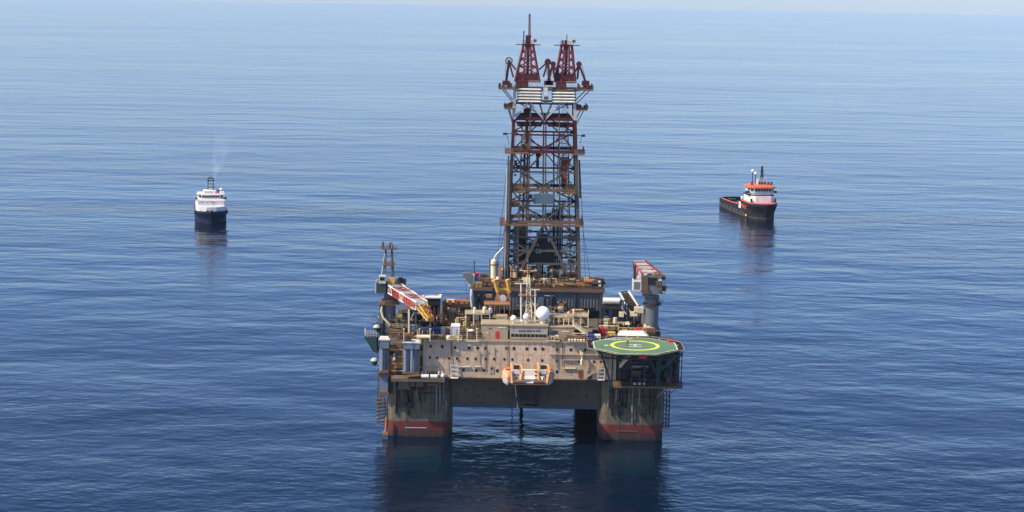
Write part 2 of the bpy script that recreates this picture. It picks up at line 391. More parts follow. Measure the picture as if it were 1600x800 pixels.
def stairs(px0, py0, px1, py1, Y, label, mat='cream', wdt=1.0):
    a = at(px0, py0, Y); b = at(px1, py1, Y); m = MB()
    for y in (Y-wdt/2, Y+wdt/2):
        m.beam((a.x, y, a.z), (b.x, y, b.z), .14, .38)
        for k in (.55, 1.0): m.beam((a.x, y, a.z+k), (b.x, y, b.z+k), .07)
        for i in range(5):
            t = i/4; m.beam((a.x+(b.x-a.x)*t, y, a.z+(b.z-a.z)*t), (a.x+(b.x-a.x)*t, y, a.z+(b.z-a.z)*t+1.0), .07)
    n = max(4, int(abs(b.z-a.z)/.24))
    for i in range(n):
        t = (i+.5)/n; m.bx((a.x+(b.x-a.x)*t, Y, a.z+(b.z-a.z)*t), (abs(b.x-a.x)/n*.9+.1, wdt*.95, .05))
    return tag(m.build('stairway', mat), label, 'stairs')
stairs(912, 592, 949, 567, -2.6, 'sloping steel stairway across the right end of the cream quarters wall', 'roof_cream')
stairs(985, 555, 968, 574, -10, 'short cream stairway dropping from the front edge of the helideck', 'cream')
def ladderframe(px0, px1, py0, py1, Y, label):
    a = at(px0, py1, Y); b = at(px1, py0, Y); m = MB()
    for x in (a.x, b.x):
        for y in (Y, Y+1.1): m.beam((x, y, a.z), (x, y, b.z), .16)
    for t in (0, .28, .55, .82):
        z = a.z+(b.z-a.z)*t; m.beam((a.x, Y, z), (b.x, Y, z), .14); m.beam((a.x, Y+1.1, z), (b.x, Y+1.1, z), .14)
    m.box(a.x, b.x, Y, Y+1.1, a.z-.12, a.z)
    return tag(m.build('access_frame', 'lilac_white'), label, 'frame')
ladderframe(704, 716, 567, 591, -3.1, 'white open tubular frame hung on the left part of the quarters wall')
ladderframe(934, 945, 572, 594, -3.6, 'white open tubular frame beside the sloping stairway under the helideck')
# ------------------------------------------------------------------ bridge and deckhouses on the roof
br = thing('bridge_house', 'pale grey control bridge with a row of nine dark windows under the white domes', 'bridge', at(826, 530, 0))
a = at(796.6, 530, -.5); b = at(855.5, 510, -.5)
ZB = 28.2
MB().box(a.x, b.x, -.5, 8, ZB, b.z).build('wall', 'lilac_grey' if 'lilac_grey' in M else (paint('lilac_grey', (.36, .325, .27), .45, .55, .3) and 'lilac_grey'), br)
MB().box(a.x-.3, b.x+.3, -.8, 8.3, b.z, b.z+.25).build('roof', 'roof_cream', br)
for px in (801, 807.3, 813.5, 819.8, 826, 832.3, 838.5, 844.8, 850.5):
    c = at(px, 524.6+.016*(px-826), -.5)
    f = MB().box(c.x-.5, c.x+.5, -.58, -.5, c.z-.55, c.z+.55).build('window', 'roof_cream', br)
    MB().box(c.x-.42, c.x+.42, -.62, -.585, c.z-.46, c.z+.46).build('pane', 'window', f)
for px in (812, 816, 820, 825, 829, 834, 839, 843): c = at(px, 517, -.5); MB().box(c.x-.34, c.x+.22, -.6, -.5, c.z-.12, c.z+.16).build('louvre', 'dark_steel', br)
MB().box(a.x, b.x, -.75, -.5, ZB+.15, ZB+.7).build('lower_band', 'roof_cream', br)
railing([V((a.x, -.6, b.z+.25)), V((b.x, -.6, b.z+.25))], 'thin cream handrail along the bridge roof front edge', 'lilac_white')
def deckhouse(name, px0, px1, pyt, pyb, Y, depth, label, wall, roof='roof_cream', zb=ZB, door=None, dm='red', vents=()):
    a = at(px0, pyb, Y); b = at(px1, pyt, Y); a.z = zb
    t = thing(name, label, 'deckhouse', ((a.x+b.x)/2, Y+depth/2, zb))
    MB().box(a.x, b.x, Y, Y+depth, zb, b.z).build('wall', wall, t)
    MB().box(a.x-.15, b.x+.15, Y-.15, Y+depth+.15, b.z, b.z+.2).build('roof', roof, t)
    if door: c = at(door, pyb, Y); d = MB().box(c.x-.5, c.x+.5, Y-.1, Y, zb+.15, zb+2.15).build('door', dm, t); MB().bx((c.x+.3, Y-.14, zb+1.1), (.1, .08, .12)).build('handle', 'black_steel', d)
    for (x, y, ww, hh, mt) in vents: c = at(x, y, Y); MB().box(c.x-ww/2, c.x+ww/2, Y-.08, Y, c.z-hh/2, c.z+hh/2).build('wall_panel', mt, t)
    return t, a, b
t, a, b = deckhouse('deckhouse', 751.5, 793.8, 508, 529, -.2, 7, 'low cream deckhouse with a red door left of the bridge', 'roof_cream', door=776.8, vents=((762, 520, .5, .6, 'cream'), (766, 513, .8, .3, 'brown_steel'), (784, 512, 2.2, .25, 'lilac_white')))
railing([V((a.x, -.1, b.z+.2)), V((b.x, -.1, b.z+.2))], 'cream handrail on the roof of the red-doored deckhouse', 'cream')
t, a, b = deckhouse('deckhouse', 857, 897, 512, 533, 0.5, 7, 'rust-brown deckhouse right of the bridge below an open frame deck', 'deck_tan' if 'deck_tan' in M else (paint('deck_tan', (.34, .25, .16), .5, .6, .35) and 'deck_tan'), door=863, dm='blue_grey', vents=((868, 521, 1.3, 1.6, 'slate'), (884, 518, 2., .3, 'cream')))
t, a, b = deckhouse('deckhouse', 776, 792, 496, 508, 7.2, 4, 'small cream plant room behind the red-doored deckhouse', 'cream')
t, a, b = deckhouse('deckhouse', 752, 775, 497, 508, 8, 4, 'dark open-fronted plant room behind the red-doored deckhouse', 'dark_steel')
stairs(918, 524, 896, 508, -.2, 'tan stairway climbing to the frame deck right of the bridge', 'cream', 1.2)
# open frame decks right of the bridge
def frame_deck(px0, px1, pyt, pyb, Y, depth, label, mat='cream', n=5, deckmat='roof_cream'):
    a = at(px0, pyb, Y); b = at(px1, pyt, Y)
    t = thing('platform_deck', label, 'platform', ((a.x+b.x)/2, Y+depth/2, a.z))
    MB().box(a.x, b.x, Y, Y+depth, b.z-.18, b.z).build('deck_plate', deckmat, t)
    for i in range(n):
        x = a.x+.15+(b.x-a.x-.3)*i/(n-1)
        for y in (Y+.15, Y+depth-.15): MB().beam((x, y, a.z), (x, y, b.z-.18), .22).build('post', mat, t)
    MB().rail([(a.x, Y, b.z), (b.x, Y, b.z), (b.x, Y+depth, b.z)]).build('handrail', mat, t)
    return t, a, b
frame_deck(857, 897, 496, 511, 3, 6, 'cream open frame deck above the brown deckhouse', n=6)
frame_deck(894, 920, 495, 512, 3.2, 5, 'square cream frame deck right of the brown deckhouse', n=3)
frame_deck(726, 766, 491, 521, 7.5, 6, 'cream raised walkway deck left of the yellow lifting frame', n=4)
frame_deck(756, 797, 476, 494, 14, 5, 'orange raised walkway deck under the yellow lifting frame', 'orange_pipe', 6, 'orange_pipe')
frame_deck(806, 842, 479, 500, 18, 5, 'rusty frame deck behind the lattice radio mast', 'brown_steel', 5, 'deck_brown')
# radomes
def radome(px, py, d, Y, label, post):
    c = at(px, py, Y); r = d/2/S(Y)
    t = thing('radome', label, 'radome', (c.x, Y, c.z-r-post))
    MB().sph(c, r, 24, 16).build('dome', 'white_clean', t, True)
    MB().tube((c.x, Y, c.z-r-post), (c.x, Y, c.z-r*.9), r*.38, 12).build('pedestal', 'cream', t, True)
    return t
radome(848.3, 489.5, 22, 2.5, 'largest white ball radome on the bridge roof', 1.9)
radome(802.3, 497.3, 9.6, 2, 'small white radome at the left end of the bridge roof', 1.6)
radome(822.2, 494.8, 10, 2, 'small white radome in front of the lattice radio mast', 1.7)
radome(815, 501.5, 4.2, 2, 'tiniest white radome, low between the two small domes', 1.0)
# radio mast
mt = thing('radio_mast', 'rusty cream lattice radio mast with cross yards behind the small domes', 'mast', at(828, 512, 4))
a = at(826.5, 512, 4); b = at(825.5, 430, 4); c = at(825, 413, 4)
MB().truss(a, b, 1.9, 1.9, 9, .11, .7, .7).build('lattice_tower', 'cream', mt)
MB().tube(b, c, .28, 8).build('pole', 'orange_pipe', mt)
for py, w1 in ((423, 2.4), (437, 1.9)):
    d = at(825.3, py, 4); m = MB().beam(d-V((w1, 0, 0)), d+V((w1, 0, 0)), .16)
    for s_ in (-1, 1): m.beam(d+V((s_*w1, 0, .3)), d+V((s_*.2, 0, -.5)), .12); m.tube(d+V((s_*w1*.8, 0, 0)), d+V((s_*w1*.8, 0, .7)), .08, 6)
    m.build('cross_yard', 'cream', mt)
d = at(826, 461, 4); MB().box(d.x-2.8, d.x+2.2, 2.8, 5.2, d.z-.15, d.z).rail([(d.x-2.8, 2.8, d.z), (d.x+2.2, 2.8, d.z)]).build('mast_platform', 'orange_pipe', mt)
for px, pyt, pyb, hw, lab in ((814.2, 443, 505, 1.9, 'taller white T-shaped aerial left of the lattice mast'), (836.3, 452.5, 506, 1.25, 'shorter white T-shaped aerial right of the lattice mast')):
    a = at(px, pyb, 3); b = at(px, pyt, 3)
    t = thing('aerial', lab, 'aerial', a); MB().tube(a, b, .2, 8).build('pole', 'white', t, True)
    MB().beam(b-V((hw, 0, 0)), b+V((hw, 0, 0)), .32, .22).build('crossbar', 'white', t)
    e = at(px+(11 if px < 820 else -8), pyb-30, 4); MB().beam(a+V((0, 0, .4)), e, .14).beam(a+V((0, 0, 4.5)), e+V((0, 0, 2)), .12).build('stay', 'cream', t)
# ------------------------------------------------------------------ helideck
HC = V((30.1, -7.9, 28.55)); RI = 11.45
he = thing('helideck', 'green eight-sided helideck with yellow ring and white H', 'helideck', (HC.x, HC.y, 17.5))
def octo(r, z): return [V((HC.x+r/math.cos(R(22.5))*math.cos(R(22.5+45*i)), HC.y+r/math.cos(R(22.5))*math.sin(R(22.5+45*i)), z)) for i in range(8)]
MB().prism([(p.x, p.y) for p in octo(RI, 0)], HC.z-.35, HC.z).build('deck_plate', 'heli_green', he)
def ring(r0, r1, z, n=64, oct_=False):
    m = MB()
    if oct_: A = octo(r0, z); B = octo(r1, z); n = 8
    else:
        A = [V((HC.x+r0*math.cos(2*math.pi*i/n), HC.y+r0*math.sin(2*math.pi*i/n), z)) for i in range(n)]; B = [V((HC.x+r1*math.cos(2*math.pi*i/n), HC.y+r1*math.sin(2*math.pi*i/n), z)) for i in range(n)]
    m.add(A+B, [(i, (i+1) % n, n+(i+1) % n, n+i) for i in range(n)]); return m
ring(5.75, 6.75, HC.z+.012).build('landing_circle', 'heli_yellow', he)
ring(RI-.42, RI-.15, HC.z+.008, oct_=True).build('edge_line', 'white', he)
text('H', 5.2, 'white', he, Matrix.Translation((HC.x+.3, HC.y, HC.z+.012)) @ Matrix.Rotation(R(90), 4, 'Z') @ Matrix.Scale(1.0, 4), 'letter_mark', .004)
text('MAERSK', 1.9, 'white', he, Matrix.Translation((HC.x-4.6, HC.y+8.3, HC.z+.012)) @ Matrix.Rotation(R(13), 4, 'Z') @ Matrix.Scale(1.45, 4, (1, 0, 0)), 'lettering', .004)
MB().tube((HC.x-7.8, HC.y-.4, HC.z+.008), (HC.x-7.8, HC.y-.4, HC.z+.012), .62, 16).build('round_mark', 'white', he)
A = octo(RI+.05, HC.z-.12); B = octo(RI+1.5, HC.z+.14)
for i in range(8):
    a0, a1, b0, b1 = A[i], A[(i+1) % 8], B[i], B[(i+1) % 8]
    m = MB(); n = 9
    for j in range(n+1): m.beam(a0.lerp(a1, j/n), b0.lerp(b1, j/n), .12)
    for k in (.33, .66): m.beam(a0.lerp(b0, k), a1.lerp(b1, k), .05)
    f = m.build('safety_net', 'dark_steel', he)
    MB().beam(b0, b1, .13).build('net_rim', 'roof_cream', f)
    mm = MB(); mm.add([a0, a1, b1, b0], [(0, 1, 2, 3)]); mm.v = [(x, y, z-.1) for x, y, z in mm.v]; mm.build('net_sheet', 'dark_steel', f)
MB().truss((HC.x-10, HC.y-6, HC.z-1.6), (HC.x+10, HC.y-6, HC.z-1.6), 1.2, 1.6, 12, .14).build('under_girder', 'slate', he)
MB().truss((HC.x-10, HC.y+3, HC.z-1.6), (HC.x+10, HC.y+3, HC.z-1.6), 1.2, 1.6, 12, .14).build('under_girder', 'slate', he)
for x0, z0, x1, z1, y in ((-6.2, -11, -6.4, -1, -7), (-6.2, -11, -9.5, -1, -4), (6, -10, 6.8, -1, -7), (6, -7, 10.8, -1, -7), (6, -7, 2.5, -1, -7), (-2.5, -10, -2, -1, 2), (10, -10, 10, -1, -3)):
    MB().beam((HC.x+x0, HC.y+y+3, HC.z+z0), (HC.x+x1, HC.y+y, HC.z+z1), .42).build('support_strut', 'teal_dark', he)
for i in range(10):
    p = octo(RI+.2, HC.z+.1)[i % 8].lerp(octo(RI+.2, HC.z+.1)[(i+1) % 8], .3+.04*i); MB().bx(p, (.25, .25, .3)).build('edge_lamp', 'heli_yellow', he)
MB().bx((HC.x+1.3, HC.y-RI-.6, HC.z-.6), (2.0, 1, .8)).build('fire_box', 'red', he)
MB().bx((HC.x+10.2, HC.y+RI-6, HC.z+.3), (1.5, .9, .6)).build('fire_box', 'red', he)
# support block below the helideck
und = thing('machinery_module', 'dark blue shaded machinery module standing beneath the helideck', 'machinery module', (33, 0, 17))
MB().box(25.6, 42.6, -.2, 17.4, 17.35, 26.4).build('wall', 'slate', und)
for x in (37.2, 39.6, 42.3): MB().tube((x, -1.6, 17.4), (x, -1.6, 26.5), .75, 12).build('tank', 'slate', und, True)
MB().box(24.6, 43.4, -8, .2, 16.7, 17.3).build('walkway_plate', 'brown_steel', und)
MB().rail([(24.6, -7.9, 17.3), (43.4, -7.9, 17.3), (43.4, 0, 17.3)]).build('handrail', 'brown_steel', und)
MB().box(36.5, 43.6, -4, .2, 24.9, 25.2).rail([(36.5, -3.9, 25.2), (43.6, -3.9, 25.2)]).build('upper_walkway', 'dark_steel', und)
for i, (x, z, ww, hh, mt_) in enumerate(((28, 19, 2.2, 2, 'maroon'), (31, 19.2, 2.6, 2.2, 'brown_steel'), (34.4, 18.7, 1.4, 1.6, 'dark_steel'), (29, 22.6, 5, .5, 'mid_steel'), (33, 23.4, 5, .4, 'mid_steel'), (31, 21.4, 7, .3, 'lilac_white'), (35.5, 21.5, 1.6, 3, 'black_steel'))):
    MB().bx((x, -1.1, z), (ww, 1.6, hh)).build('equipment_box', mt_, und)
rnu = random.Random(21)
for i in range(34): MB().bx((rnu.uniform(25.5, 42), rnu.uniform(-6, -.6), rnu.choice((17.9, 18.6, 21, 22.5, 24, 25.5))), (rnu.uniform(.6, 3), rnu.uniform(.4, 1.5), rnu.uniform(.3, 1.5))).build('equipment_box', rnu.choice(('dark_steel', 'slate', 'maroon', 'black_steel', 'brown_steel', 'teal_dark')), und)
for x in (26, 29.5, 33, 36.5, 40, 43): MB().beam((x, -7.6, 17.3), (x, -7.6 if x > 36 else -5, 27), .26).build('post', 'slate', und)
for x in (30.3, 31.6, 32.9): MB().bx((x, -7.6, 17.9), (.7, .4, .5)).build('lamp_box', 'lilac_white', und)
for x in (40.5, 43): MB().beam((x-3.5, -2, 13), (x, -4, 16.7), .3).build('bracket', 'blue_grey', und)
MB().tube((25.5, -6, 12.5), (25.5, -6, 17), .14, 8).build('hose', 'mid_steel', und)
# white shelter behind the helideck
t = thing('helideck_shelter', 'white flat sloped shelter along the rear edge of the helideck', 'shelter', (30, 6.2, 28))
p0 = at(966, 527.5, 5); p1 = at(1015, 528, 5); q0 = at(970, 519, 7.5); q1 = at(1006, 519, 7.5)
m = MB(); m.add([p0, p1, q1, q0, (p0.x, 10, p0.z), (p1.x, 10, p1.z), (q1.x, 10, q1.z), (q0.x, 10, q0.z)], [(0, 1, 2, 3), (3, 2, 6, 7), (0, 3, 7, 4), (1, 5, 6, 2), (4, 7, 6, 5), (0, 4, 5, 1)]); m.build('roof', 'white', t)
for i in range(7): c = p0.lerp(p1, (i+.5)/7); MB().box(c.x-.5, c.x+.5, 4.7, 4.98, c.z-.8, c.z-.15).build('window', 'window', t)
MB().box(p0.x, p1.x, 5.02, 10, 28.2, p0.z-.01).build('wall', 'lilac_white', t)
# person on the helideck
def person():
    c = V((HC.x-2.05, HC.y-.15, HC.z+.012))
    t = thing('person', 'person in a red jacket and dark trousers standing on the white H of the helideck', 'person', c)
    me = bpy.data.meshes.new('body')
    J = [(0,0,.95),(0,0,1.2),(0,0,1.42),(0,-.01,1.53),(0,-.02,1.66),(0,-.02,1.76),(-.11,0,.9),(-.13,-.03,.5),(-.14,.0,.08),(-.14,-.16,.03),(.11,0,.9),(.14,-.02,.5),(.17,.02,.08),(.17,-.14,.03),
         (-.19,0,1.4),(-.27,.02,1.13),(-.25,-.1,.88),(-.25,-.14,.78),(.19,0,1.4),(.28,.02,1.13),(.27,-.1,.88),(.27,-.14,.78)]
    E_ = [(0,1),(1,2),(2,3),(3,4),(4,5),(0,6),(6,7),(7,8),(8,9),(0,10),(10,11),(11,12),(12,13),(2,14),(14,15),(15,16),(16,17),(2,18),(18,19),(19,20),(20,21)]
    rd = [.16,.15,.16,.06,.1,.07,.1,.07,.05,.04,.1,.07,.05,.04,.075,.055,.045,.04,.075,.055,.045,.04]
    me.from_pydata(J, E_, []); o = bpy.data.objects.new('body', me); col.objects.link(o)
    sk = o.modifiers.new('s', 'SKIN'); sb_ = o.modifiers.new('u', 'SUBSURF'); sb_.levels = sb_.render_levels = 1
    lay = me.skin_vertices[0].data
    for i, r in enumerate(rd): lay[i].radius = (r, r)
    lay[0].use_root = True
    bpy.context.view_layer.update()
    nm = bpy.data.meshes.new_from_object(o.evaluated_get(bpy.context.evaluated_depsgraph_get()))
    o.modifiers.clear(); o.data = nm; o.parent = t
    for k in ('skin', 'navy_box', 'red'): nm.materials.append(M[k])
    for p in nm.polygons:
        z = p.center.z; x = abs(p.center.x)
        p.material_index = 1 if z < .95 and x < .22 else (2 if z < 1.5 and not (z < .86 and x > .2) else 0)
        p.use_smooth = True
    h = MB().sph(c+V((0, -.02, 1.70)), .125, 12, 6, 1., 0.1).build('helmet', 'white', t, True)
person()
# ------------------------------------------------------------------ lifeboats and their platform
paint('boat_orange', (.60, .33, .20), .1, .5, .25, rustc=(.6, .45, .32))
def lifeboat(px, Y, label, dx, mirror=1):
    c = at(px, 592, Y); c.x += 0
    t = thing('lifeboat', label, 'lifeboat', c)
    # end-on enclosed hull running out from the wall, lofted sections along Y
    prof = [(-1.6, .9), (-1.6, 1.3), (-1.4, 2.1), (-.8, 2.6), (0, 2.75), (.8, 2.6), (1.4, 2.1), (1.6, 1.3), (1.6, .9)]
    low = [(-1.55, .9), (-1.2, -.6), (0, -1.5), (1.2, -.6), (1.55, .9)]
    def loft(pr, mat, nm):
        m = MB(); st = [(-4.2, .12, .35), (-3.9, .45, .62), (-3.0, .8, .86), (-1.6, 1, 1), (1.5, 1, 1), (2.6, .8, .85), (3.2, .35, .5)]
        vs = []; n = len(pr)
        for y, kx, kz in st: vs += [(c.x+x*kx, c.y+y, c.z+.5+(z-.5)*kz) for x, z in pr]
        fs = [(j*n+i, j*n+i+1, (j+1)*n+i+1, (j+1)*n+i) for j in range(len(st)-1) for i in range(n-1)]
        fs += [tuple(range(n)), tuple(range((len(st)-1)*n, len(st)*n))]
        m.add(vs, fs); return m.build(nm, mat, t, True)
    loft(prof, 'boat_orange', 'canopy'); lo = loft(low, 'lilac_white', 'keel_hull')
    MB().box(c.x-.6, c.x+.6, c.y-1, c.y+2, c.z+2.5, c.z+3.0).build('cockpit', 'orange', t)
    MB().bx((c.x, c.y-1.05, c.z+2.8), (.9, .12, .25)).build('cockpit_window', 'window', t)
    for s_ in (-1, 1): MB().bx((c.x+s_*1.45, c.y-1, c.z+1.6), (.3, 1.6, .35)).build('side_window', 'window', t)
    MB().box(c.x-.12, c.x+.12, c.y+2.2, c.y+3.2, c.z-1.7, c.z-.2).build('rudder', 'lilac_white', t)
    return c
cL = lifeboat(793, -6.2, 'orange and white enclosed lifeboat at the left of the boat platform', 0)
cR = lifeboat(857, -6.2, 'orange and white enclosed lifeboat at the right of the boat platform', 0)
paint('orange_cream', (.68, .33, .14), .2, .5, .2)
def davit(px, label):
    YD = -11.
    t = thing('davit', label, 'davit', at(px, 600, YD))
    for x0, y0_, x1, y1_, x2, y2_ in ((px-6.5, 598, px-7.5, 582, px-8, 568), (px+6, 598, px+8.5, 584, px+6.5, 571)):
        p, m_, q = at(x0, y0_, YD), at(x1, y1_, YD-.4), at(x2, y2_, YD+2)
        MB().beam(p, m_, .62, .75).beam(m_, q, .55, .75).build('arm', 'orange_cream', t)
    MB().beam(at(px-8, 569, YD+2), at(px+6.5, 571, YD+2), .4).build('cross_beam', 'cream', t)
    c = at(px, 573.5, YD+1.4); MB().bx(c, (1.5, 1.2, .9)).tube(c+V((-.8, -.7, 0)), c+V((.8, -.7, 0)), .36, 10).build('winch', 'black_steel', t)
    c = at(px-.5, 581, YD); MB().bx(c, (1.9, .4, 1.1)).build('front_plate', 'lilac_white', t)
    c = at(px-.5, 586, YD-.1); MB().bx(c, (1.8, .4, .7)).build('lower_plate', 'blue_grey', t)
    c = at(px+10 if px < 820 else px-11, 587, YD+1)
    for i in range(5): MB().bx(c+V((0, 0, -1.1+.55*i)), (.95, .9, .275)).build('striped_box', 'white' if i % 2 else 'rust_red' if 'rust_red' in M else 'orange', t)
    for dx in (-4, 0, 4): MB().beam(at(px+dx, 598, YD+.5), at(px+dx, 590, YD+.5), .3).build('strut', 'brown_steel', t)
paint('rust_red', (.22, .06, .03), .4, .5, .35)
davit(807, 'orange davit arms with winch beside the left lifeboat')
davit(849, 'orange davit arms with winch beside the right lifeboat')
t = thing('boat_platform', 'white hanging platform between the two lifeboats with a dark frame below', 'platform', at(824, 602, -3))
a = at(799, 600, -12); b = at(855, 601, -12)
MB().box(a.x, b.x, -11.9, -1.9, a.z+.1, a.z+.35).build('deck_plate', 'lilac_white', t)
MB().box(a.x, b.x, -12.05, -11.92, a.z-.15, a.z+.36).build('fascia', 'brown_steel', t)
c = at(824, 594, -3); MB().box(c.x-1.9, c.x+2.6, -2.6, -1.7, a.z+.36, a.z+2.0).build('white_locker', 'white', t)
for px in (806, 815, 838, 846): c = at(px, 596, -11.7); MB().tube(c+V((-.8, 0, -.1)), c+V((.8, 0, -.1)), .55, 10).build('drum', 'brown_steel', t)
a = at(807, 634, -4); b = at(841, 601, -4)
for x in (a.x+.6, b.x-.6): MB().truss((x, -3, a.z), (x, -3, b.z), 1.2, 2, 5, .13).build('hanging_frame', 'black_steel', t)
MB().box(a.x, b.x, -4, -2, a.z-.1, a.z+.1).box(a.x+1.3, b.x-1.3, -2.2, -2, a.z+1, b.z).build('screen', 'dark_steel', t)
MB().pipe([(a.x-.5, -4, b.z), (a.x-.1, -4, (a.z+b.z)/2), (a.x+.3, -4, a.z-.6)], .1).build('ladder', 'light_steel', t)
# ------------------------------------------------------------------ drill floor substructure
ss = thing('drill_floor', 'slate grey corrugated substructure walls carrying the derrick above the main deck', 'drill floor', (4, 45, 27.9))
xa, xb, yb_, ZT = -15.2, 23.3, 35., 36.6
MB().corr(xa, xb, yb_, 30.2, ZT-.9, .9, .16).build('front_wall', 'drill_grey' if paint('drill_grey', (.088, .098, .105), .3, .5, .35) else '', ss)
MB().box(xa, xb, yb_+.02, 56, 31.5, ZT-.5).build('core', 'dark_steel', ss)
MB().box(xa-.5, xb+.4, yb_-.7, 56.5, ZT-.5, ZT).build('floor_plate', 'deck_brown', ss)
MB().box(xa-.6, xb+.5, yb_-.85, yb_-.7, ZT-.75, ZT+.35).build('floor_edge', 'brown_steel', ss)
for x in (xa+.6, -8, 0, 8, 15, xb-.6): MB().beam((x, yb_-.3, 27.9), (x, yb_-.3, ZT-.8), .6).build('leg', 'slate', ss)
for x in (xa+1, 6, xb-1): MB().beam((x, 52, 27.9), (x, 52, ZT-.8), .8).build('leg', 'dark_steel', ss)
for px, py, ww, hh, mt_ in ((752, 467, 1.5, 2.2, 'black_steel'), (764, 463, 1.8, .9, 'orange_pipe'), (764, 460, 1.9, .25, 'light_steel'), (752, 462, 1.9, .2, 'light_steel'), (858, 462, 2.8, .2, 'light_steel'), (864, 471, 1.2, 2.4, 'black_steel'), (846, 472, 1.3, 3, 'panel_blue'), (877, 479, 1.6, 2.8, 'orange_pipe'), (877, 472.5, 2.2, .3, 'cream'), (910, 490, 3.2, 3, 'black_steel')):
    c = at(px, py, yb_-.3); MB().bx(c, (ww, .3, hh)).build('wall_panel', mt_, ss)
a = at(880, 482, yb_-.6); b = at(930, 483, yb_-.6); m = MB().box(a.x, b.x, yb_-.7, yb_-.2, a.z-.15, a.z+.1)
for i in range(12): m.bx((a.x+(b.x-a.x)*(i+.5)/12, yb_-.7, a.z+.25), (.45, .3, .35))
m.build('cable_tray', 'black_steel', ss)
railing([V((xa-.5, yb_-.6, ZT)), V((xb+.4, yb_-.6, ZT))], 'rusty handrail along the front edge of the drill floor', 'brown_steel')
MB().box(14.5, xb-.2, yb_+.3, 54, 28, 31.3).build('side_room', 'black_steel', ss)
# ------------------------------------------------------------------ derrick
YF, YR = 38., 51.
dk = thing('derrick', 'tall dark twin-headed lattice drilling derrick with maroon top and rusty platforms', 'derrick', (5.7, 44, ZT))
Zof = lambda py: at(850, py, YF).z
Z0, Z1 = ZT, Zof(140)
def X(side, z):
    t = (z-ZT)/(90-ZT)
    return (-5.15+1.3*t) if side < 0 else (16.5-2.6*t)
def xf(f, z): return X(-1, z)+(X(1, z)-X(-1, z))*f
zm = Zof(232); zw = Zof(186)
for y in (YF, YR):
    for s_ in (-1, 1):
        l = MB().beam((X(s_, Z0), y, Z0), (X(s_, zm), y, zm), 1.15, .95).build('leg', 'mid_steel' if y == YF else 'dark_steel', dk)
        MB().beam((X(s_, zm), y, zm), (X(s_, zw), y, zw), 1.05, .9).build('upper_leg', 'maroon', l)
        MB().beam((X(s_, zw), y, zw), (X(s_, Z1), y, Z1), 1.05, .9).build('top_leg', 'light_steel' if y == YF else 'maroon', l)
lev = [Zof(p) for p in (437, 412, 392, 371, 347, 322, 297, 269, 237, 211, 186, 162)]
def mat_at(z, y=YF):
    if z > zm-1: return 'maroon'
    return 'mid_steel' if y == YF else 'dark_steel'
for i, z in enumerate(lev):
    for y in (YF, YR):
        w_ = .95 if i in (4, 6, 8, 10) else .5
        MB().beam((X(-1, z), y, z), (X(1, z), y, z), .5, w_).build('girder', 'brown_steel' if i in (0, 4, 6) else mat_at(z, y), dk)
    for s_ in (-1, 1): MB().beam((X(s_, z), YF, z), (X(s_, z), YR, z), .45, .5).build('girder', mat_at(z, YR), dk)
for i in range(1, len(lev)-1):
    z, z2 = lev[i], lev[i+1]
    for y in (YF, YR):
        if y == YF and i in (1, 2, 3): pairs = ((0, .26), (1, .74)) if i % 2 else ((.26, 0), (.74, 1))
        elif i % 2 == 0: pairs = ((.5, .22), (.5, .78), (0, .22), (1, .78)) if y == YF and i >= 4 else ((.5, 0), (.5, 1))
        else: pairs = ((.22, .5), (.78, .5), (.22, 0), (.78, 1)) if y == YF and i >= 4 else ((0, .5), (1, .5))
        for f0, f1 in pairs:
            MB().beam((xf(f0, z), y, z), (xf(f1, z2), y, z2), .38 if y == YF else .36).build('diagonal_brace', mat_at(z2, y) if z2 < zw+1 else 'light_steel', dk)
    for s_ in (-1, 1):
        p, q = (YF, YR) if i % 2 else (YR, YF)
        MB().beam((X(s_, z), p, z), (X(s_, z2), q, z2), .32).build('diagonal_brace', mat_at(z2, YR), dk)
for f0, f1, za, zb in ((.14, .27, Z0+3, lev[9]), (.74, .88, Z0+3, zw), (0, .14, Z0+2, lev[4]), (.88, 1, Z0+2, lev[4])):
    n = int((zb-za)/2.3); m = MB()
    for i in range(n):
        z = za+(zb-za)*i/n; z2 = z+2.3; m = MB().beam((xf(f0, z), YF+.2, z), (xf(f1, z), YF+.2, z), .22)
        if i % 2: m.beam((xf(f0, z), YF+.2, z), (xf(f1, z2), YF+.2, z2), .16)
        m.build('bay_rung', mat_at(z), dk)
# great A frame of the lowest tiers
ap = at(850, 350, YF-.5)
for px, py in ((815, 420), (886, 428)): MB().beam(ap, at(px, py, YF-.5), .75, .7).build('inverted_v_leg', 'mid_steel', dk)
for f, z0_, z1_, ww, mt_, y in ((.49, lev[4], Z1, .4, None, YF), (.525, lev[4], Z1, .4, None, YF), (.14, Z0, lev[9], .4, 'mid_steel', YF), (.27, lev[4], Z1, .45, 'mid_steel', YF), (.74, lev[3], Z1, .32, 'mid_steel', YF), (.88, Z0, Z1, .35, 'mid_steel', YF+1), (.5, Z0, lev[9], .5, 'dark_steel', YR), (.25, Z0, lev[9], .4, 'dark_steel', YR), (.75, Z0, lev[9], .4, 'dark_steel', YR), (.2, Z0, lev[8], .5, 'black_steel', 46), (.66, Z0, lev[9], .45, 'dark_steel', 47), (.6, Z0, lev[4], .35, 'black_steel', 46)):
    if mt_ is None:
        MB().beam((xf(f, z0_), y, z0_), (xf(f, zm), y, zm), ww).build('post', 'mid_steel', dk); MB().beam((xf(f, zm), y, zm), (xf(f, zw), y, zw), ww).build('post', 'maroon', dk)
    else: MB().beam((xf(f, z0_), y, z0_), (xf(f, z1_), y, z1_), ww).build('post', mt_, dk)
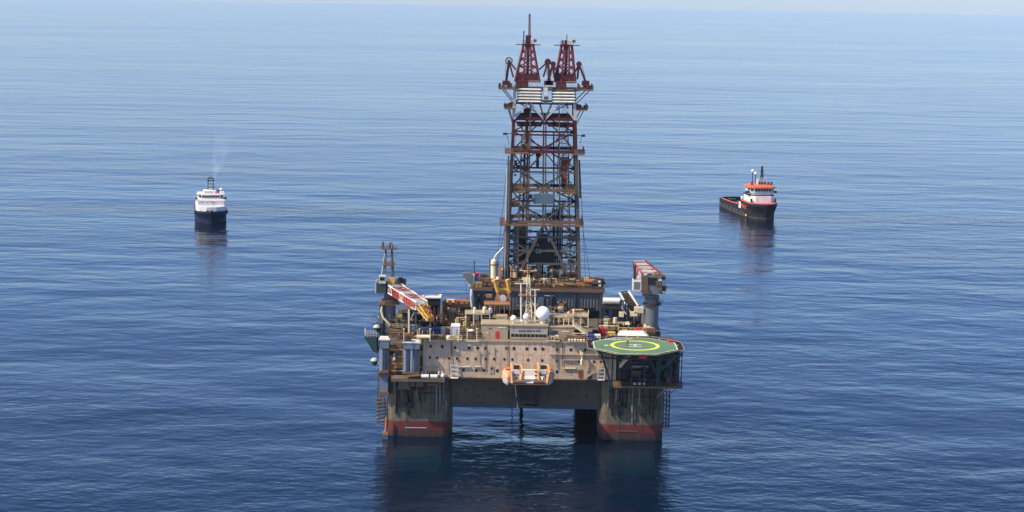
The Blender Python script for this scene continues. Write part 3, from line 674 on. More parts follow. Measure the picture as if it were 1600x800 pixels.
# white V braces just below the wind wall
zv0 = Zof(187); zv1 = Zof(162)
for f0, f1 in ((0.0, .22), (.5, .27), (.5, .42), (.5, .62), (.5, .76), (1.0, .8)):
    MB().beam((xf(f0, zv0), YF-.4, zv0), (xf(f1, zv1), YF-.4, zv1), .5).build('diagonal_brace', 'light_steel' if f1 not in (.42, .62) else 'mid_steel', dk)
# maroon girder decks near the top
for py, y0, y1, h_ in ((184, YF+1, YR, 1.1), (197, YF+3, YR-1, .8)):
    z = Zof(py); MB().box(xf(.06, z), xf(.46, z), y0, y0+.6, z-h_/2, z+h_/2).box(xf(.56, z), xf(.97, z), y0, y0+.6, z-h_/2, z+h_/2).box(xf(.05, z), xf(.95, z), y1-.6, y1, z-h_/2, z+h_/2).build('maroon_girder', 'maroon', dk)
# hollow pipes of the wind wall
for x0, x1, ys in ((809, 846, (139.5, 144.5, 149, 153.7, 158.3)), (863, 899, (145, 149.6, 154.3, 158.8))):
    for py in ys:
        a = at(x0, py, YF-1); b = at(x1, py+.017*(x1-x0), YF-1)
        MB().tube((a.x, YF-1, a.z), (b.x, YF-1, b.z+0), .30, 12).build('wind_wall_tube', 'white', dk, True)
    for x in (x0+.5, x1-.5): a = at(x, 136.5, YF-.95); b = at(x, 161.5, YF-.95); MB().beam(a, b, .55, .5).build('tube_bracket', 'teal_dark', dk)
    a = at(x0, 137, YF-.1); b = at(x1, 161, YF-.1); MB().box(a.x, b.x, YF-.45, YF-.3, b.z, a.z).build('backing_plate', 'dark_steel', dk)
c = at(854, 150, YF-.6)
for dz in (-2, -.6, .8, 2): MB().bx(c+V((random.uniform(-.4, .4), 0, dz)), (1.3, .8, .9)).build('junction_box', random.choice(('mid_steel', 'dark_steel', 'lilac_white')), dk)
# side platforms
def side_platform(px0, px1, py, mat, full=False, y0=YF-2.2, y1=YR+1.5, rl=True):
    a = at(px0, py, YF-1); b = at(px1, py, YF-1); z = a.z if full else (a.z+b.z)/2; m = MB()
    xi0, xi1 = X(-1, z)+.6, X(1, z)-.6
    if full: m.box(a.x, b.x, y0, YF-.55, z-.45, z); m.box(a.x, xi0, YF-.5, y1, z-.4, z-.02); m.box(xi1, b.x, YF-.5, y1, z-.4, z-.02)
    else: m.box(a.x, b.x, y0, y1, z-.35, z)
    o = m.build('platform', mat, dk)
    r = MB().rail([(a.x, y1, z), (a.x, y0, z), (b.x, y0, z), (b.x, y1, z)], 1.2, .05, 2.2); r.build('handrail', mat, o)
    return z, a, b
z, a, b = side_platform(781, 911.5, 349.5, 'brown_rust' if 'brown_rust' in M else (paint('brown_rust', (.15, .085, .05), .5, .6, .25) and 'brown_rust'), True)
z, a, b = side_platform(789, 826, 238, 'brown_rust'); side_platform(893, 913.5, 240, 'brown_rust')
side_platform(802, 822, 299, 'brown_rust'); side_platform(880, 899, 301, 'brown_rust')
for x0, x1, py, s_ in ((779, 809, 138, -1), (905, 927, 140, 1), (788, 806, 169, -1), (900, 918, 171, 1)):
    z, a, b = side_platform(x0, x1, py, 'brown_steel', False, YF-1.5, YR+1)
    e = a if s_ < 0 else b; inn = X(s_, z-5)
    for y in (YF-1, YR): MB().beam((e.x-s_*1.2, y, z-.4), (inn+s_*.4, y, z-4.2), .28).build('platform_strut', 'mid_steel', dk)
    for k in range(5):
        MB().bx((a.x+(b.x-a.x)*random.random(), YF+random.uniform(-.6, 9), z+.6), (random.uniform(.6, 1.6), 1, random.uniform(.7, 1.7))).build('equipment_box', random.choice(('dark_steel', 'brown_steel', 'maroon', 'black_steel')), dk)
# crown deck and twin heads
zc = Zof(139); a = at(806, 139, YF); b = at(906, 139, YF)
MB().box(a.x, b.x, YF-.8, YR+.8, zc-.5, zc).build('crown_deck', 'brown_steel', dk)
MB().rail([(a.x, YF-.7, zc), (b.x, YF-.7, zc), (b.x, YR+.7, zc)], 1.2, .05).build('handrail', 'brown_steel', dk)
YC = 44.
for (x0, x1, t0, t1, pyt, mast) in ((806, 842, 818.5, 832.5, 69, True), (868, 898, 878, 893, 70, False)):
    A = [at(x0, 121, YC), at(x1, 121, YC)]; T = [at(t0, pyt, YC), at(t1, pyt, YC)]
    base = V(((A[0].x+A[1].x)/2, YC, zc+1.8)); top = V(((T[0].x+T[1].x)/2, YC, T[0].z))
    w0 = A[1].x-A[0].x; w1 = T[1].x-T[0].x
    ct = MB().truss(base, top, w0*.92, w0*1.05, 5, .30, w1*.92, w1*1.05).build('crown_tower', 'red_lattice', dk)
    cm = MB().beam(base-V((0, w0*.35, 0)), top-V((0, w1*.35, 0)), .8, .5).build('centre_column', 'maroon', ct)
    MB().beam(base-V((w0*.2, w0*.45, 0)), top-V((w1*.25, w1*.45, 0)), .4).beam(base+V((w0*.2, -w0*.45, 0)), top+V((w1*.25, -w1*.45, 0)), .4).build('stiffener', 'red_lattice', ct)
    MB().box(base.x-w0*.5, base.x+w0*.05, YF-.3, YF+2, zc+.05, zc+2.3).build('base_box', 'maroon', ct)
    MB().bx(base+V((0, 0, 1.2)), (w0*.9, w0*.9, 2.2)).build('crown_block', 'maroon', ct)
    m = MB(); 
    for k in range(4): m.tube(base+V((-w0*.4+k*w0*.26, -w0*.3, 2.8)), base+V((-w0*.4+k*w0*.26+.4, -w0*.3, 2.8)), 1.1, 14)
    m.build('sheave_cluster', 'red_lattice', ct)
    MB().box(top.x-w1*.75, top.x+w1*.75, YC-w1*.7, YC+w1*.7, top.z-.2, top.z).rail([(top.x-w1*.7, YC-w1*.65, top.z), (top.x+w1*.7, YC-w1*.65, top.z)], 1.1, .05, 1).build('top_platform', 'maroon', ct)
    MB().beam((top.x-w1*1.35, YC-1, top.z-.1), (top.x+w1*1.35, YC-1, top.z-.1), .28).build('cross_arm', 'brown_steel', ct)
    MB().bx(top+V((w1*.36, -.6, 1.0)), (.5, .5, 1.9)).build('white_post', 'white', ct)
    MB().bx(top+V((w1*.75, -.3, 1.1)), (.9, .7, .8)).build('lamp_box', 'brown_rust', ct)
    if mast:
        MB().bx(top+V((0, 0, 1.3)), (w1*.62, w1*.62, 2.6)).build('mast_cap', 'maroon', ct)
        e = at(827.5, 25, YC); MB().truss(top+V((.3, 0, 2.4)), V((e.x, YC, e.z+.6)), .55, .55, 10, .1, .3, .3).build('antenna_mast', 'red_lattice', ct)
        e = at(818.5, 48, YC); MB().tube(V((e.x, YC, top.z)), e, .16, 6).build('rod_antenna', 'dark_steel', ct)
        MB().bx(at(827.5, 24.5, YC), (.5, .5, .7)).build('beacon_lamp', 'dark_steel', ct)
    else:
        for k in range(3): MB().bx(top+V((-w1*.45+k*w1*.3, -.4, .8)), (.6, .6, 1.2)).build('top_box', ('brown_rust', 'maroon', 'lilac_white')[k], ct)
        MB().tube(top, top+V((0, 0, 3)), .12, 6).build('rod_antenna', 'dark_steel', ct)
    MB().box(base.x+w0*.1, base.x+w0*.55, YF-.6, YF-.5, zc, zc+.1).rail([(base.x+w0*.05, YF-.55, zc+1.2), (base.x+w0*.5, YF-.55, zc+1.2)], 1.1, .06, .8).build('guard_rail', 'light_steel', ct)
for px, py, r_, feet, spoke in ((795.3, 95, .95, ((791, 126), (806, 109), (802, 121)), True), (856, 96.7, .95, ((859, 128), (842, 109), (849, 120)), False), (864.3, 100, .8, ((856, 126), (869.5, 112), (866, 122)), False), (904.6, 100, .8, ((915, 128), (899, 112), (902, 124)), False)):
    c = at(px, py, YC-3); s0 = MB()
    if spoke:
        n = 20; P_ = [c+V((r_*math.cos(2*math.pi*k/n), 0, r_*math.sin(2*math.pi*k/n))) for k in range(n+1)]
        for p, q in zip(P_, P_[1:]): s0.beam(p, q, .3)
        for k in range(3): d = V((r_*math.cos(k*math.pi/3), 0, r_*math.sin(k*math.pi/3))); s0.beam(c-d, c+d, .16)
    else: s0.tube(c-V((0, .35, 0)), c+V((0, .35, 0)), r_, 20)
    o = s0.build('sheave_wheel', 'maroon', dk)
    for fx, fy in feet: MB().beam(c, at(fx, fy, YC-3.2), .62 if fy > 124 else .45).build('sheave_arm', 'maroon', o)
    e = at(feet[0][0]-(1 if px < 860 else -1), 128, YC-3); MB().tube(c+V((-r_ if px < 860 else r_, 0, 0)), e, .06, 5).build('wire', 'dark_steel', o)
    f0 = at(feet[0][0], 127, YC-3.2); MB().bx(f0-V((0, 0, .5)), (2.2, 1.4, 1.3)).build('sheave_base', 'maroon', o)
# travelling gear
c = at(881.5, 266, 44)
tb = MB().bx(c+V((0, 0, 1.8)), (2.0, 1.4, 4.2)).bx(c+V((0, 0, -2)), (1.7, 1.5, 3.2)).build('travelling_block', 'rust_red' if 'rust_red' in M else (paint('rust_red', (.22, .06, .03), .4, .5, .35) and 'rust_red'), dk)
MB().tube(c+V((0, 0, -3.6)), c+V((0, 0, -6)), .55, 10).bx(c+V((0, 0, -4)), (1.5, 1.4, 1.3)).build('top_drive', 'black_steel', tb)
MB().beam(c+V((-1.3, 0, 4)), c+V((-1.2, 0, -5)), .35).beam(c+V((1.3, 0, 4)), c+V((1.2, 0, -5)), .35).build('guide_frame', 'dark_steel', tb)
for i in range(6): x = c.x-1+i*.4; MB().tube((x, 44, c.z+4), (x, 44, zc), .05, 5).build('drill_line', 'dark_steel', tb)
c = at(824, 178, 43); tb2 = MB().bx(c, (2.3, 1.5, 3.4)).build('travelling_block', 'dark_steel', dk)
MB().bx(c+V((0, -.8, -.4)), (1.6, .2, 1.4)).build('hook_plate', 'maroon', tb2)
MB().tube(c+V((0, 0, -1.5)), at(821, 238, 43), .5, 8).build('hoist_column', 'brown_steel', tb2)
a = at(821, 240, 42); MB().truss(a, at(819.5, 330, 42), 1, 1, 12, .12).build('vertical_guide', 'brown_rust', dk)
for px, py, ww, hh, mt_ in ((820.5, 232, 2.4, 2.6, 'brown_rust'), (820, 264, 1.0, 2.2, 'brown_rust'), (841, 240, 1.5, 1.3, 'black_steel'), (840, 252, .9, 3.6, 'dark_steel'), (803, 318, 2.4, 2.0, 'brown_steel'), (856, 337, 2, 1.7, 'brown_rust'), (860, 334, 1, .6, 'lilac_white'), (826, 342, 1.6, 1.6, 'brown_steel'), (893, 372, 2.4, 1.6, 'brown_steel'), (889, 383, 1.8, 1.2, 'brown_steel'), (893, 410, 2.3, 1.6, 'brown_rust'), (877, 424, 1.1, 1.6, 'lilac_white'), (894, 418, 1.4, 2.0, 'lilac_white'), (886, 402, 1.1, .7, 'dark_steel')):
    MB().bx(at(px, py, 41.5), (ww, 1.2, hh)).build('equipment_box', mt_, dk)
c = at(849.5, 311, YF-.8); MB().bx(c, (6.1, .35, 2.9)).build('wind_panel', 'panel_blue', dk)
c = at(846, 394, 43); cab = MB().bx(c, (7.9, 5, 6.0)).bx(c+V((.3, 0, 4.2)), (3.2, 3, 2.6)).build('driller_cabin', 'black_steel', dk)
MB().bx(c+V((0, -2.6, -3.2)), (8.4, .3, .5)).build('cabin_ledge', 'mid_steel', cab)
for dx, dz, hh in ((-2.1, 2.5, .5), (-1.2, 2.5, .5), (-1.5, .7, 1.3), (-.9, .7, 1.3), (-.3, .7, 1.3)): MB().bx(c+V((dx, -2.55, dz)), (.35, .1, hh)).build('pale_louvre', 'light_steel', cab)  # slats in pale steel on the black cabin front
# racked drill pipe
for x0, n, z1_, y in ((802, 8, lev[4]-1, 44), (812, 6, lev[4]-2, 46), (861, 5, lev[4]+3, 47), (838, 5, lev[3], 48), (871, 4, lev[5], 46)):
    a = at(x0, 430, y)
    for i in range(n): MB().tube((a.x+i*.42, y+.4*(i % 3), Z0+.4), (a.x+i*.42, y+.4*(i % 3), z1_+random.uniform(-.5, .5)), .17, 6).build('racked_pipe', random.choice(('black_steel', 'dark_steel')), dk)
# pipe risers on the left flank and the right standpipe
for i, (px, pyt, mt_) in enumerate(((792.5, 262, 'light_steel'), (794.8, 243, 'mid_steel'), (797.2, 250, 'mid_steel'), (790.2, 345, 'brown_steel'))):
    a = at(px-4.5, 440, YF-1.3); b = at(px, pyt, YF-1.3); MB().tube(a, b, .2, 8).build('standpipe', mt_, dk, True)
a = at(906.5, 310, YF-.5); b = at(905, 250, YF-.5); MB().tube(a, b, .28, 8).build('standpipe', 'black_steel', dk, True)
for (p, q) in (((773, 446), (794, 245)), ((915, 440), (906, 250)), ((776, 420), (791, 345)), ((922, 436), (909, 345))): MB().tube(at(*p, YF-1), at(*q, YF-1), .07, 5).build('guy_wire', 'dark_steel', dk)
for px, py, ix in ((789, 209, 802), (911.5, 212, 902)):
    a = at(px, py, YF-1); b = at(ix, py-.3, YF); f = MB().beam(a, b, .22).beam(a+V((.5 if px < 850 else -.5, 0, 0)), at(796 if px < 850 else 906, 226, YF-1), .16).build('lamp_arm', 'brown_rust' if px < 850 else 'mid_steel', dk)
    MB().bx(a, (1.1, .8, .6)).build('flood_lamp', 'black_steel', f)
MB().box(X(-1, Z0)-.4, X(1, Z0)+.4, YF-1.2, YF-.62, Z0+.1, Z0+2.2).build('base_girder', 'brown_steel', dk)
for i in range(26):     # odds and ends inside the frame
    z = random.uniform(Z0+2, zm); f = random.choice((.06, .1, .16, .3, .7, .8, .9, .94)); MB().bx((xf(f, z), random.uniform(YF+.6, 48), z), (random.uniform(.4, 1.6), .8, random.uniform(.4, 1.6))).build('junction_box', random.choice(('dark_steel', 'brown_steel', 'mid_steel', 'black_steel')), dk)
for i in range(16):
    z = random.uniform(Z0+6, zw); f0 = random.choice((.04, .2, .3, .7, .85)); y = random.uniform(YF+1, 46); l_ = random.uniform(5, 18); MB().tube((xf(f0, z), y, z), (xf(f0, z), y, min(z+l_, zw)), random.choice((.06, .1)), 5).build('service_line', random.choice(('dark_steel', 'mid_steel', 'black_steel')), dk)
# ------------------------------------------------------------------ cranes
cr1 = thing('pedestal_crane', 'left deck crane with tall A-frame and red-white lattice boom lowered toward the viewer', 'crane', at(608, 520, 20))
YK = 20.
c0 = at(607.5, 520, YK); c1 = at(607.5, 474, YK); r_ = 1.95
MB().tube((c0.x, YK, 24.5), (c0.x, YK, c1.z), r_, 24).build('pedestal', 'pedestal_grey' if 'pedestal_grey' in M else (paint('pedestal_grey', (0.132, 0.144, 0.144), .35, .5, .35) and 'pedestal_grey'), cr1, True)
MB().tube((c0.x, YK, c1.z), (c0.x, YK, c1.z+1.2), r_+.7, 24).build('collar', 'brown_steel', cr1, True)
MB().rail([(c0.x-3, YK-2.8, c1.z+.1), (c0.x+3, YK-2.8, c1.z+.1)], 1.1, .05).box(c0.x-3, c0.x+3, YK-2.9, YK+2, c1.z-.05, c1.z+.1).build('collar_walkway', 'brown_rust', cr1)
zk = at(608, 466, YK).z
MB().tube((c0.x+.8, YK, c1.z+1.2), (c0.x+.8, YK, zk+4), 2.2, 20).build('slewing_column', 'slate', cr1, True)
a = at(587, 458, YK-3); b = at(603, 443, YK-3); bx_ = MB().box(a.x, b.x, YK-3, YK+3, a.z, b.z).build('machinery_house', 'slate', cr1)
MB().box(a.x-.15, a.x+.15, YK-3.1, YK+3, a.z, b.z).build('side_panel', 'light_steel', bx_)
MB().rail([(a.x, YK-3, b.z), (b.x, YK-3, b.z)], 1.1, .06, 1).build('handrail', 'yellow', bx_)
a = at(592, 443, YK-3.4); b = at(602.5, 431.5, YK-3.4); cb = MB().box(a.x, b.x, YK-3.4, YK-.8, a.z, b.z).build('operator_cab', 'cab_green' if 'cab_green' in M else (paint('cab_green', (.42, .45, .36), .15, .45, .2) and 'cab_green'), cr1)
MB().box(a.x+.25, b.x-.25, YK-3.46, YK-3.4, a.z+.9, b.z-.3).build('cab_window', 'window', cb)
a = at(604, 458, YK); b = at(632, 438, YK); MB().box(a.x, b.x, YK-1.5, YK+4, a.z-1, b.z-.9).build('machinery_deck', 'dark_steel', cr1)
for i, (px, py) in enumerate(((622, 441), (626, 438), (631, 440), (628, 443))): MB().bx(at(px, py, YK+1+i*.3), (1.3, 1.5, 1.6)).build('winch', ('brown_rust', 'dark_steel', 'brown_steel', 'black_steel')[i], cr1)
a = at(606, 446, YK-1.6); MB().bx(a+V((1, 0, 1.2)), (1.7, .3, 2.4)).build('stair_panel', 'yellow', cr1)
# A frame
tp = [at(603, 388, YK+1), at(612, 388, YK+1)]
ft = [at(600.5, 446, YK-1), at(615, 442, YK-1)]; fb = [at(596, 436, YK+4), at(611.5, 436, YK+4)]
m = MB()
for i in range(2): m.beam(ft[i], tp[i], .5)
m.build('a_frame', 'mid_steel', cr1)
m = MB()
for i in range(2): m.beam(fb[i], tp[i], .4)
for t_ in (.25, .5, .75): m.beam(fb[0].lerp(tp[0], t_), fb[1].lerp(tp[1], t_), .25)
m.build('back_stay', 'light_steel', cr1)
for t_ in (.56,): 
    p, q = ft[0].lerp(tp[0], t_), ft[1].lerp(tp[1], t_); m = MB().box(p.x-.6, q.x+.6, YK-1, YK+1.5, p.z-.2, p.z+.1).rail([(p.x-.6, YK-1, p.z), (q.x+.6, YK-1, p.z)], 1.1, .06, 1); m.build('frame_platform', 'brown_rust', cr1)
m = MB(); p, q = tp; m.box(p.x-1.2, q.x+1.6, YK-.2, YK+2, p.z-.3, p.z).rail([(p.x-1.2, YK-.2, p.z), (q.x+1.6, YK-.2, p.z)], 1.1, .06, .9); m.build('head_platform', 'brown_rust', cr1)
MB().tube(p+V((1.0, 0, .9)), p+V((1.4, 0, .9)), .75, 14).build('head_sheave', 'dark_steel', cr1)
MB().tube(p+V((-.9, 0, 0)), p+V((-.9, 0, 1.9)), .3, 8).build('head_post', 'brown_rust', cr1); MB().tube(q+V((.4, 0, 0)), at(611.8, 378, YK+1), .12, 6).build('rod_antenna', 'dark_steel', cr1)
# boom in alternating red and white sections
B0 = at(616.5, 450.5, YK-1.5); B1 = at(659, 477.5, 1.5)
nb = 12
for k, (rng, mt_) in enumerate((((0, 1), 'white'), ((2, 3, 4), 'red_white_red'), ((5, 6), 'white'), ((7, 8, 9), 'red_white_red'), ((10, 11), 'white'))):
    MB().truss(B0, B1, 4.2, 2.3, nb, .17, 3.4, 2.2, only=rng).build('boom_section', mt_, cr1)
a_, b_ = MB().frame(B0, B1)
for s_ in (-1, 1):
    m = MB(); m.beam(B0+a_*2.1*s_+ZUP*1.1, B1+a_*1.7*s_+ZUP*1.05, .34); m.build('top_chord', 'white', cr1)
    m = MB()
    for k in range(10): t0, t1 = k/10, (k+.72)/10; p = B0.lerp(B1, t0)+a_*1.95*s_; q = B0.lerp(B1, t1)+a_*1.95*s_; m.add([p-ZUP*.95, q-ZUP*.95, q+ZUP*.8, p+ZUP*.8], [(0, 1, 2, 3)])
    m.build('side_sheeting', 'red_white_red' if s_ > 0 else 'boom_side' if 'boom_side' in M else (paint('boom_side', (.62, .30, .26), .1, .5, .15) and 'boom_side'), cr1)
m = MB(); m.add([B0-a_*2-ZUP*.2, B1-a_*1.6-ZUP*.2, B1+a_*1.6-ZUP*.2, B0+a_*2-ZUP*.2], [(0, 1, 2, 3)]); m.v = [(x, y, z+.55) for x, y, z in m.v]; m.build('boom_walkway', 'lilac_white', cr1)
nz = at(672, 499, -2.0); MB().truss(B1, nz, 2.6, 1.6, 4, .16, 1.4, 1.0).build('boom_nose', 'yellow', cr1)
MB().bx(at(670, 483, .5), (1.0, 1.2, 1.7)).bx(at(673, 489, -.6), (.8, .9, 1.3)).bx(at(676, 497, -2), (.9, .8, 1.1)).build('nose_guard', 'rust_red', cr1)
MB().tube(q+V((.3, -.5, .3)), B1+V((-1.4, 0, 1.4)), .07, 5).tube(q+V((.9, -.5, .3)), B1+V((.8, 0, 1.4)), .07, 5).build('hoist_cable', 'light_steel', cr1)
MB().pipe([at(597, 478, 17.5), at(596, 487, 17.5), at(599, 497, 17.4), at(606, 504, 17.3), at(609, 508, 17.3)], .32).build('hose', 'cream', cr1, True)
a = at(592, 545, 18); b = at(599, 472, 18); MB().box(a.x, b.x, 18, 19, a.z, b.z).build('side_column', 'pedestal_grey', cr1)
# boom rest
t = thing('boom_rest', 'tall cream boom rest post with a grey post and slanted brace under the red-white boom', 'boom rest', at(638.6, 536, 0))
a = at(638.6, 537, 0); b = at(638.6, 484, 0); MB().beam((a.x, 0, 28.2), b, .42).build('post', 'cream', t)
c = at(649.5, 486, 2); d = at(649.5, 520, 2); MB().beam(d, c, .34).build('post', 'mid_steel', t); MB().beam(at(641, 500, 0), at(647.5, 487, 1.5), .26).build('brace', 'cream', t)
MB().beam(b+V((-1, 0, 0)), c+V((.6, 0, 0)), .4).build('cradle', 'mid_steel', t)
# right crane
cr2 = thing('pedestal_crane', 'right deck crane on a thick grey pedestal with its red-white boom pointing away', 'crane', at(1017, 522, 20))
c0 = at(1017, 526, YK); c1 = at(1017, 461, YK); r_ = 1.98
MB().tube((c0.x, YK, 24.5), (c0.x, YK, c1.z), r_, 28).build('pedestal', 'pedestal_grey', cr2, True)
z = at(1017, 474, YK).z; MB().tube((c0.x, YK, z-.3), (c0.x, YK, z+.2), r_+.75, 24).rail([(c0.x+1, YK-2.5, z+.2), (c0.x+3, YK-1, z+.2)], 1, .06, 1).build('collar', 'dark_steel', cr2)
z = at(1017, 466, YK).z; MB().tube((c0.x, YK, z), (c0.x, YK, z+.35), r_+.2, 24).build('collar', 'brown_steel', cr2)
a = at(1004, 459, YK-3); b = at(1034, 431, YK-3); hs = MB().box(a.x, b.x, YK-3, YK+3, a.z, b.z).build('machinery_house', 'pedestal_grey', cr2)
p = at(1013, 445, YK-3.1); q = at(1027, 434, YK-3.1); MB().box(p.x, q.x, YK-3.15, YK-3, p.z, q.z).build('dark_opening', 'black_steel', hs)
MB().box(a.x-.2, a.x+1.4, YK-3.3, YK-3.0, a.z, b.z).build('rust_panel', 'brown_steel', hs)
for i in range(9): MB().bx(at(random.uniform(1029, 1040), random.uniform(432, 458), YK-2.5+random.random()*3), (random.uniform(.7, 1.7), 1.2, random.uniform(.7, 1.9))).build('winch_part', random.choice(('brown_rust', 'dark_steel', 'lilac_white', 'brown_steel')), cr2)
m = MB(); e0 = at(1034, 458, YK-2.6); e1 = at(1040, 430, YK-2.6)
for x in (e0.x, e1.x): m.beam((x, YK-2.6, e0.z), (x, YK-2.6, e1.z), .14)
for k in range(5): z = e0.z+(e1.z-e0.z)*k/4; m.beam((e0.x, YK-2.6, z), (e1.x, YK-2.6, z), .14)
m.build('side_cage', 'brown_rust', cr2)
a = at(988.5, 454, YK-3.4); b = at(1002, 437.5, YK-3.4); cb = MB().box(a.x, b.x, YK-3.4, YK-.5, a.z, b.z).build('operator_cab', 'white', cr2)
MB().box(a.x+.3, b.x-.3, YK-3.47, YK-3.4, a.z+.35, b.z-.6).build('cab_window', 'cab_glass' if 'cab_glass' in M else (paint('cab_glass', (.16, .14, .12), 0, .3, .1) and 'cab_glass'), cb)
a = at(990, 437, YK-3); b = at(994.5, 415, YK-3); m = MB().box(a.x, b.x, YK-3, YK-1.5, a.z, b.z); m.build('ladder_box', 'dark_steel', cr2)
B0 = at(1017, 435, YK-1); B1 = at(998, 414, YK+25)
for k, (rng, mt_) in enumerate((((0, 1), 'white'), ((2, 3, 4), 'white'), ((5, 6), 'red_white_red'), ((7, 8), 'white'), ((9, 10, 11), 'red_white_red'))):
    MB().truss(B0, B1, 5.2, 2.6, 12, .22, 3.2, 2.2, only=rng).build('boom_section', mt_, cr2)
a_, b_ = MB().frame(B0, B1)
for s_ in (-1, 1): MB().beam(B0+a_*2.6*s_+ZUP*1.35, B1+a_*1.6*s_+ZUP*1.1, .4).build('top_chord', 'red_white_red', cr2)
m = MB(); m.add([B0-a_*2.3, B1-a_*1.4, B1+a_*1.4, B0+a_*2.3], [(0, 1, 2, 3)]); m.v = [(x, y, z+.6) for x, y, z in m.v]; m.build('boom_walkway', 'brown_rust', cr2)
for k in range(11): p = B0.lerp(B1, (k+.5)/11); MB().beam(p-a_*(2.4-k*.08)+ZUP*1.35, p+a_*(2.4-k*.08)+ZUP*1.35, .34).build('boom_rib', 'white' if k % 3 else 'red_white_red', cr2)
for k in range(8): p = B0.lerp(B1, k/8)+a_*(2.5-k*.12)+ZUP*1.6; MB().bx(p, (.5, .5, 1.0)).build('chord_bracket', 'red_white_red' if k % 2 else 'brown_rust', cr2)
rc = random.Random(5)
for i in range(16): MB().bx(at(rc.uniform(1003, 1037), rc.uniform(428, 436), YK+rc.uniform(-3, 2)), (rc.uniform(.4, 1.5), 1, rc.uniform(.4, 1.6))).build('roof_fitting', rc.choice(('brown_rust', 'cream', 'dark_steel', 'ochre2' if 'ochre2' in M else 'brown_steel', 'lilac_white')), cr2)
for px in (1022, 1031): MB().tube(at(px, 430, YK-2), at(px+4, 430, YK-2), 1.0, 14).build('rope_drum', 'brown_rust', cr2, True)
for i in range(8): MB().bx(at(rc.uniform(1003, 1034), rc.uniform(440, 460), YK-3.15), (rc.uniform(.4, 2), .2, rc.uniform(.3, 1.4))).build('wall_panel', rc.choice(('brown_rust', 'dark_steel', 'slate', 'brown_steel')), cr2)
# pipe conveyor and lattice tower left of the right crane
t = thing('pipe_conveyor', 'white-edged dark ladder conveyor sloping down beside the right crane pedestal', 'conveyor', at(985, 500, 24))
m = MB(); P0, P1 = at(968, 457, 26), at(986, 489, 21); Q0, Q1 = at(982, 455, 26), at(997, 478, 21)
for i in range(9): m.beam(P0.lerp(P1, i/8), Q0.lerp(Q1, i/8), .3)
for k in (.33, .66): m.beam(P0.lerp(Q0, k), P1.lerp(Q1, k), .2)
m.build('rungs', 'dark_steel', t)
MB().beam(P0, P1, .42).build('edge_beam', 'white', t); MB().beam(Q0, Q1, .42).build('edge_beam', 'white', t)
MB().beam(at(969, 475, 24), at(978, 491, 22), .36).build('edge_beam', 'white', t)
m = MB(); m.add([P0, P1, Q1, Q0], [(0, 1, 2, 3)]); m.v = [(x, y+.3, z-.5) for x, y, z in m.v]; m.build('base_plate', 'brown_steel', t)
MB().bx(at(998, 484, 20), (2.6, 2, 1.6)).bx(at(990, 490, 20), (2, 2, 1.2)).build('drive_unit', 'cream', t)
t = thing('lattice_tower', 'dark rusty lattice support tower under the ladder conveyor', 'tower', at(985, 520, 23))
for px, y in ((972, 23), (984, 21), (996, 22)): a = at(px, 521, y); MB().truss((a.x, y, 28), (a.x, y, at(px, 478 if px > 975 else 470, y).z), 1.5, 1.5, 6, .17).build('lattice_leg', 'black_steel' if px < 990 else 'brown_steel', t)
for i in range(9): MB().bx(at(random.uniform(968, 1002), random.uniform(490, 515), 22), (random.uniform(.6, 1.8), 1, random.uniform(.5, 1.5))).build('machine_part', random.choice(('dark_steel', 'brown_steel', 'mid_steel', 'cream')), t)
t = thing('exhaust_duct', 'fat white horizontal duct on dark uprights between drill floor and right crane', 'duct', at(957, 510, 30))
a = at(942, 470, 30); b = at(969, 470.5, 30); MB().tube(a, (b.x, 30, a.z), .95, 18).build('duct_pipe', 'white', t, True)
MB().box(a.x, b.x, 29.5, 34, a.z-2.4, a.z-1.0).build('beam', 'dark_steel', t)
for px, w_, mt_ in ((948, 1.3, 'dark_steel'), (961, 2.0, 'slate'), (967.5, .5, 'mid_steel')): c = at(px, 500, 31); MB().box(c.x-w_/2, c.x+w_/2, 30.5, 32, 28, a.z-2.4).build('upright', mt_, t)
# ------------------------------------------------------------------ deck equipment
DZ = 28.22
def base(px, py, z=DZ): return on(px, py, z)
def container(px0, px1, pyt, pyb, depth, label, mat, roof=None, z=DZ, Y=None, name='cargo_container', doors=True, cat='container'):
    c = base((px0+px1)/2, pyb, z) if Y is None else V((at((px0+px1)/2, pyb, Y).x, Y, at((px0+px1)/2, pyb, Y).z))
    s_ = S(c.y); w_ = (px1-px0)/s_; h = (pyb-pyt)/s_*1.0
    if roof: h = max(1.2, h-depth*.19)
    t = thing(name, label, cat, c)
    MB().corr(c.x-w_/2, c.x+w_/2, c.y, c.z+.12, c.z+h-.12, .55, .07).box(c.x-w_/2, c.x+w_/2, c.y+.01, c.y+depth, c.z+.08, c.z+h-.05).build('shell', mat, t)
    MB().box(c.x-w_/2-.06, c.x+w_/2+.06, c.y-.1, c.y+depth+.06, c.z+h-.1, c.z+h+.06).build('roof', roof or mat, t)
    for sx in (-1, 1): MB().bx((c.x+sx*w_/2, c.y-.03, c.z+h/2), (.18, .2, h)).build('corner_post', mat, t)
    if doors and w_ > 1.4:
        d = MB().box(c.x-w_*.12, c.x+w_*.2, c.y-.13, c.y-.08, c.z+.2, c.z+h-.3).build('door', mat, t); MB().box(c.x+w_*.13, c.x+w_*.16, c.y-.18, c.y-.13, c.z+.3, c.z+h-.5).build('lock_bar', 'light_steel', d)
    return t, c, w_, h
container(657, 688, 514, 524, 2.6, 'long dark blue container under the tip of the red-white boom', 'navy_box')
container(689, 695, 511, 523, 2.4, 'narrow cream cabinet at the right end of the long dark blue container', 'cream', 'cream')
container(704.5, 718, 505, 527, 4.5, 'tall white hut with a bright flat roof on the left of the quarters roof', 'lilac_white', 'white')
container(642.5, 648.5, 518, 525, 1.2, 'small bright blue box beside the cream boom rest post', 'blue')
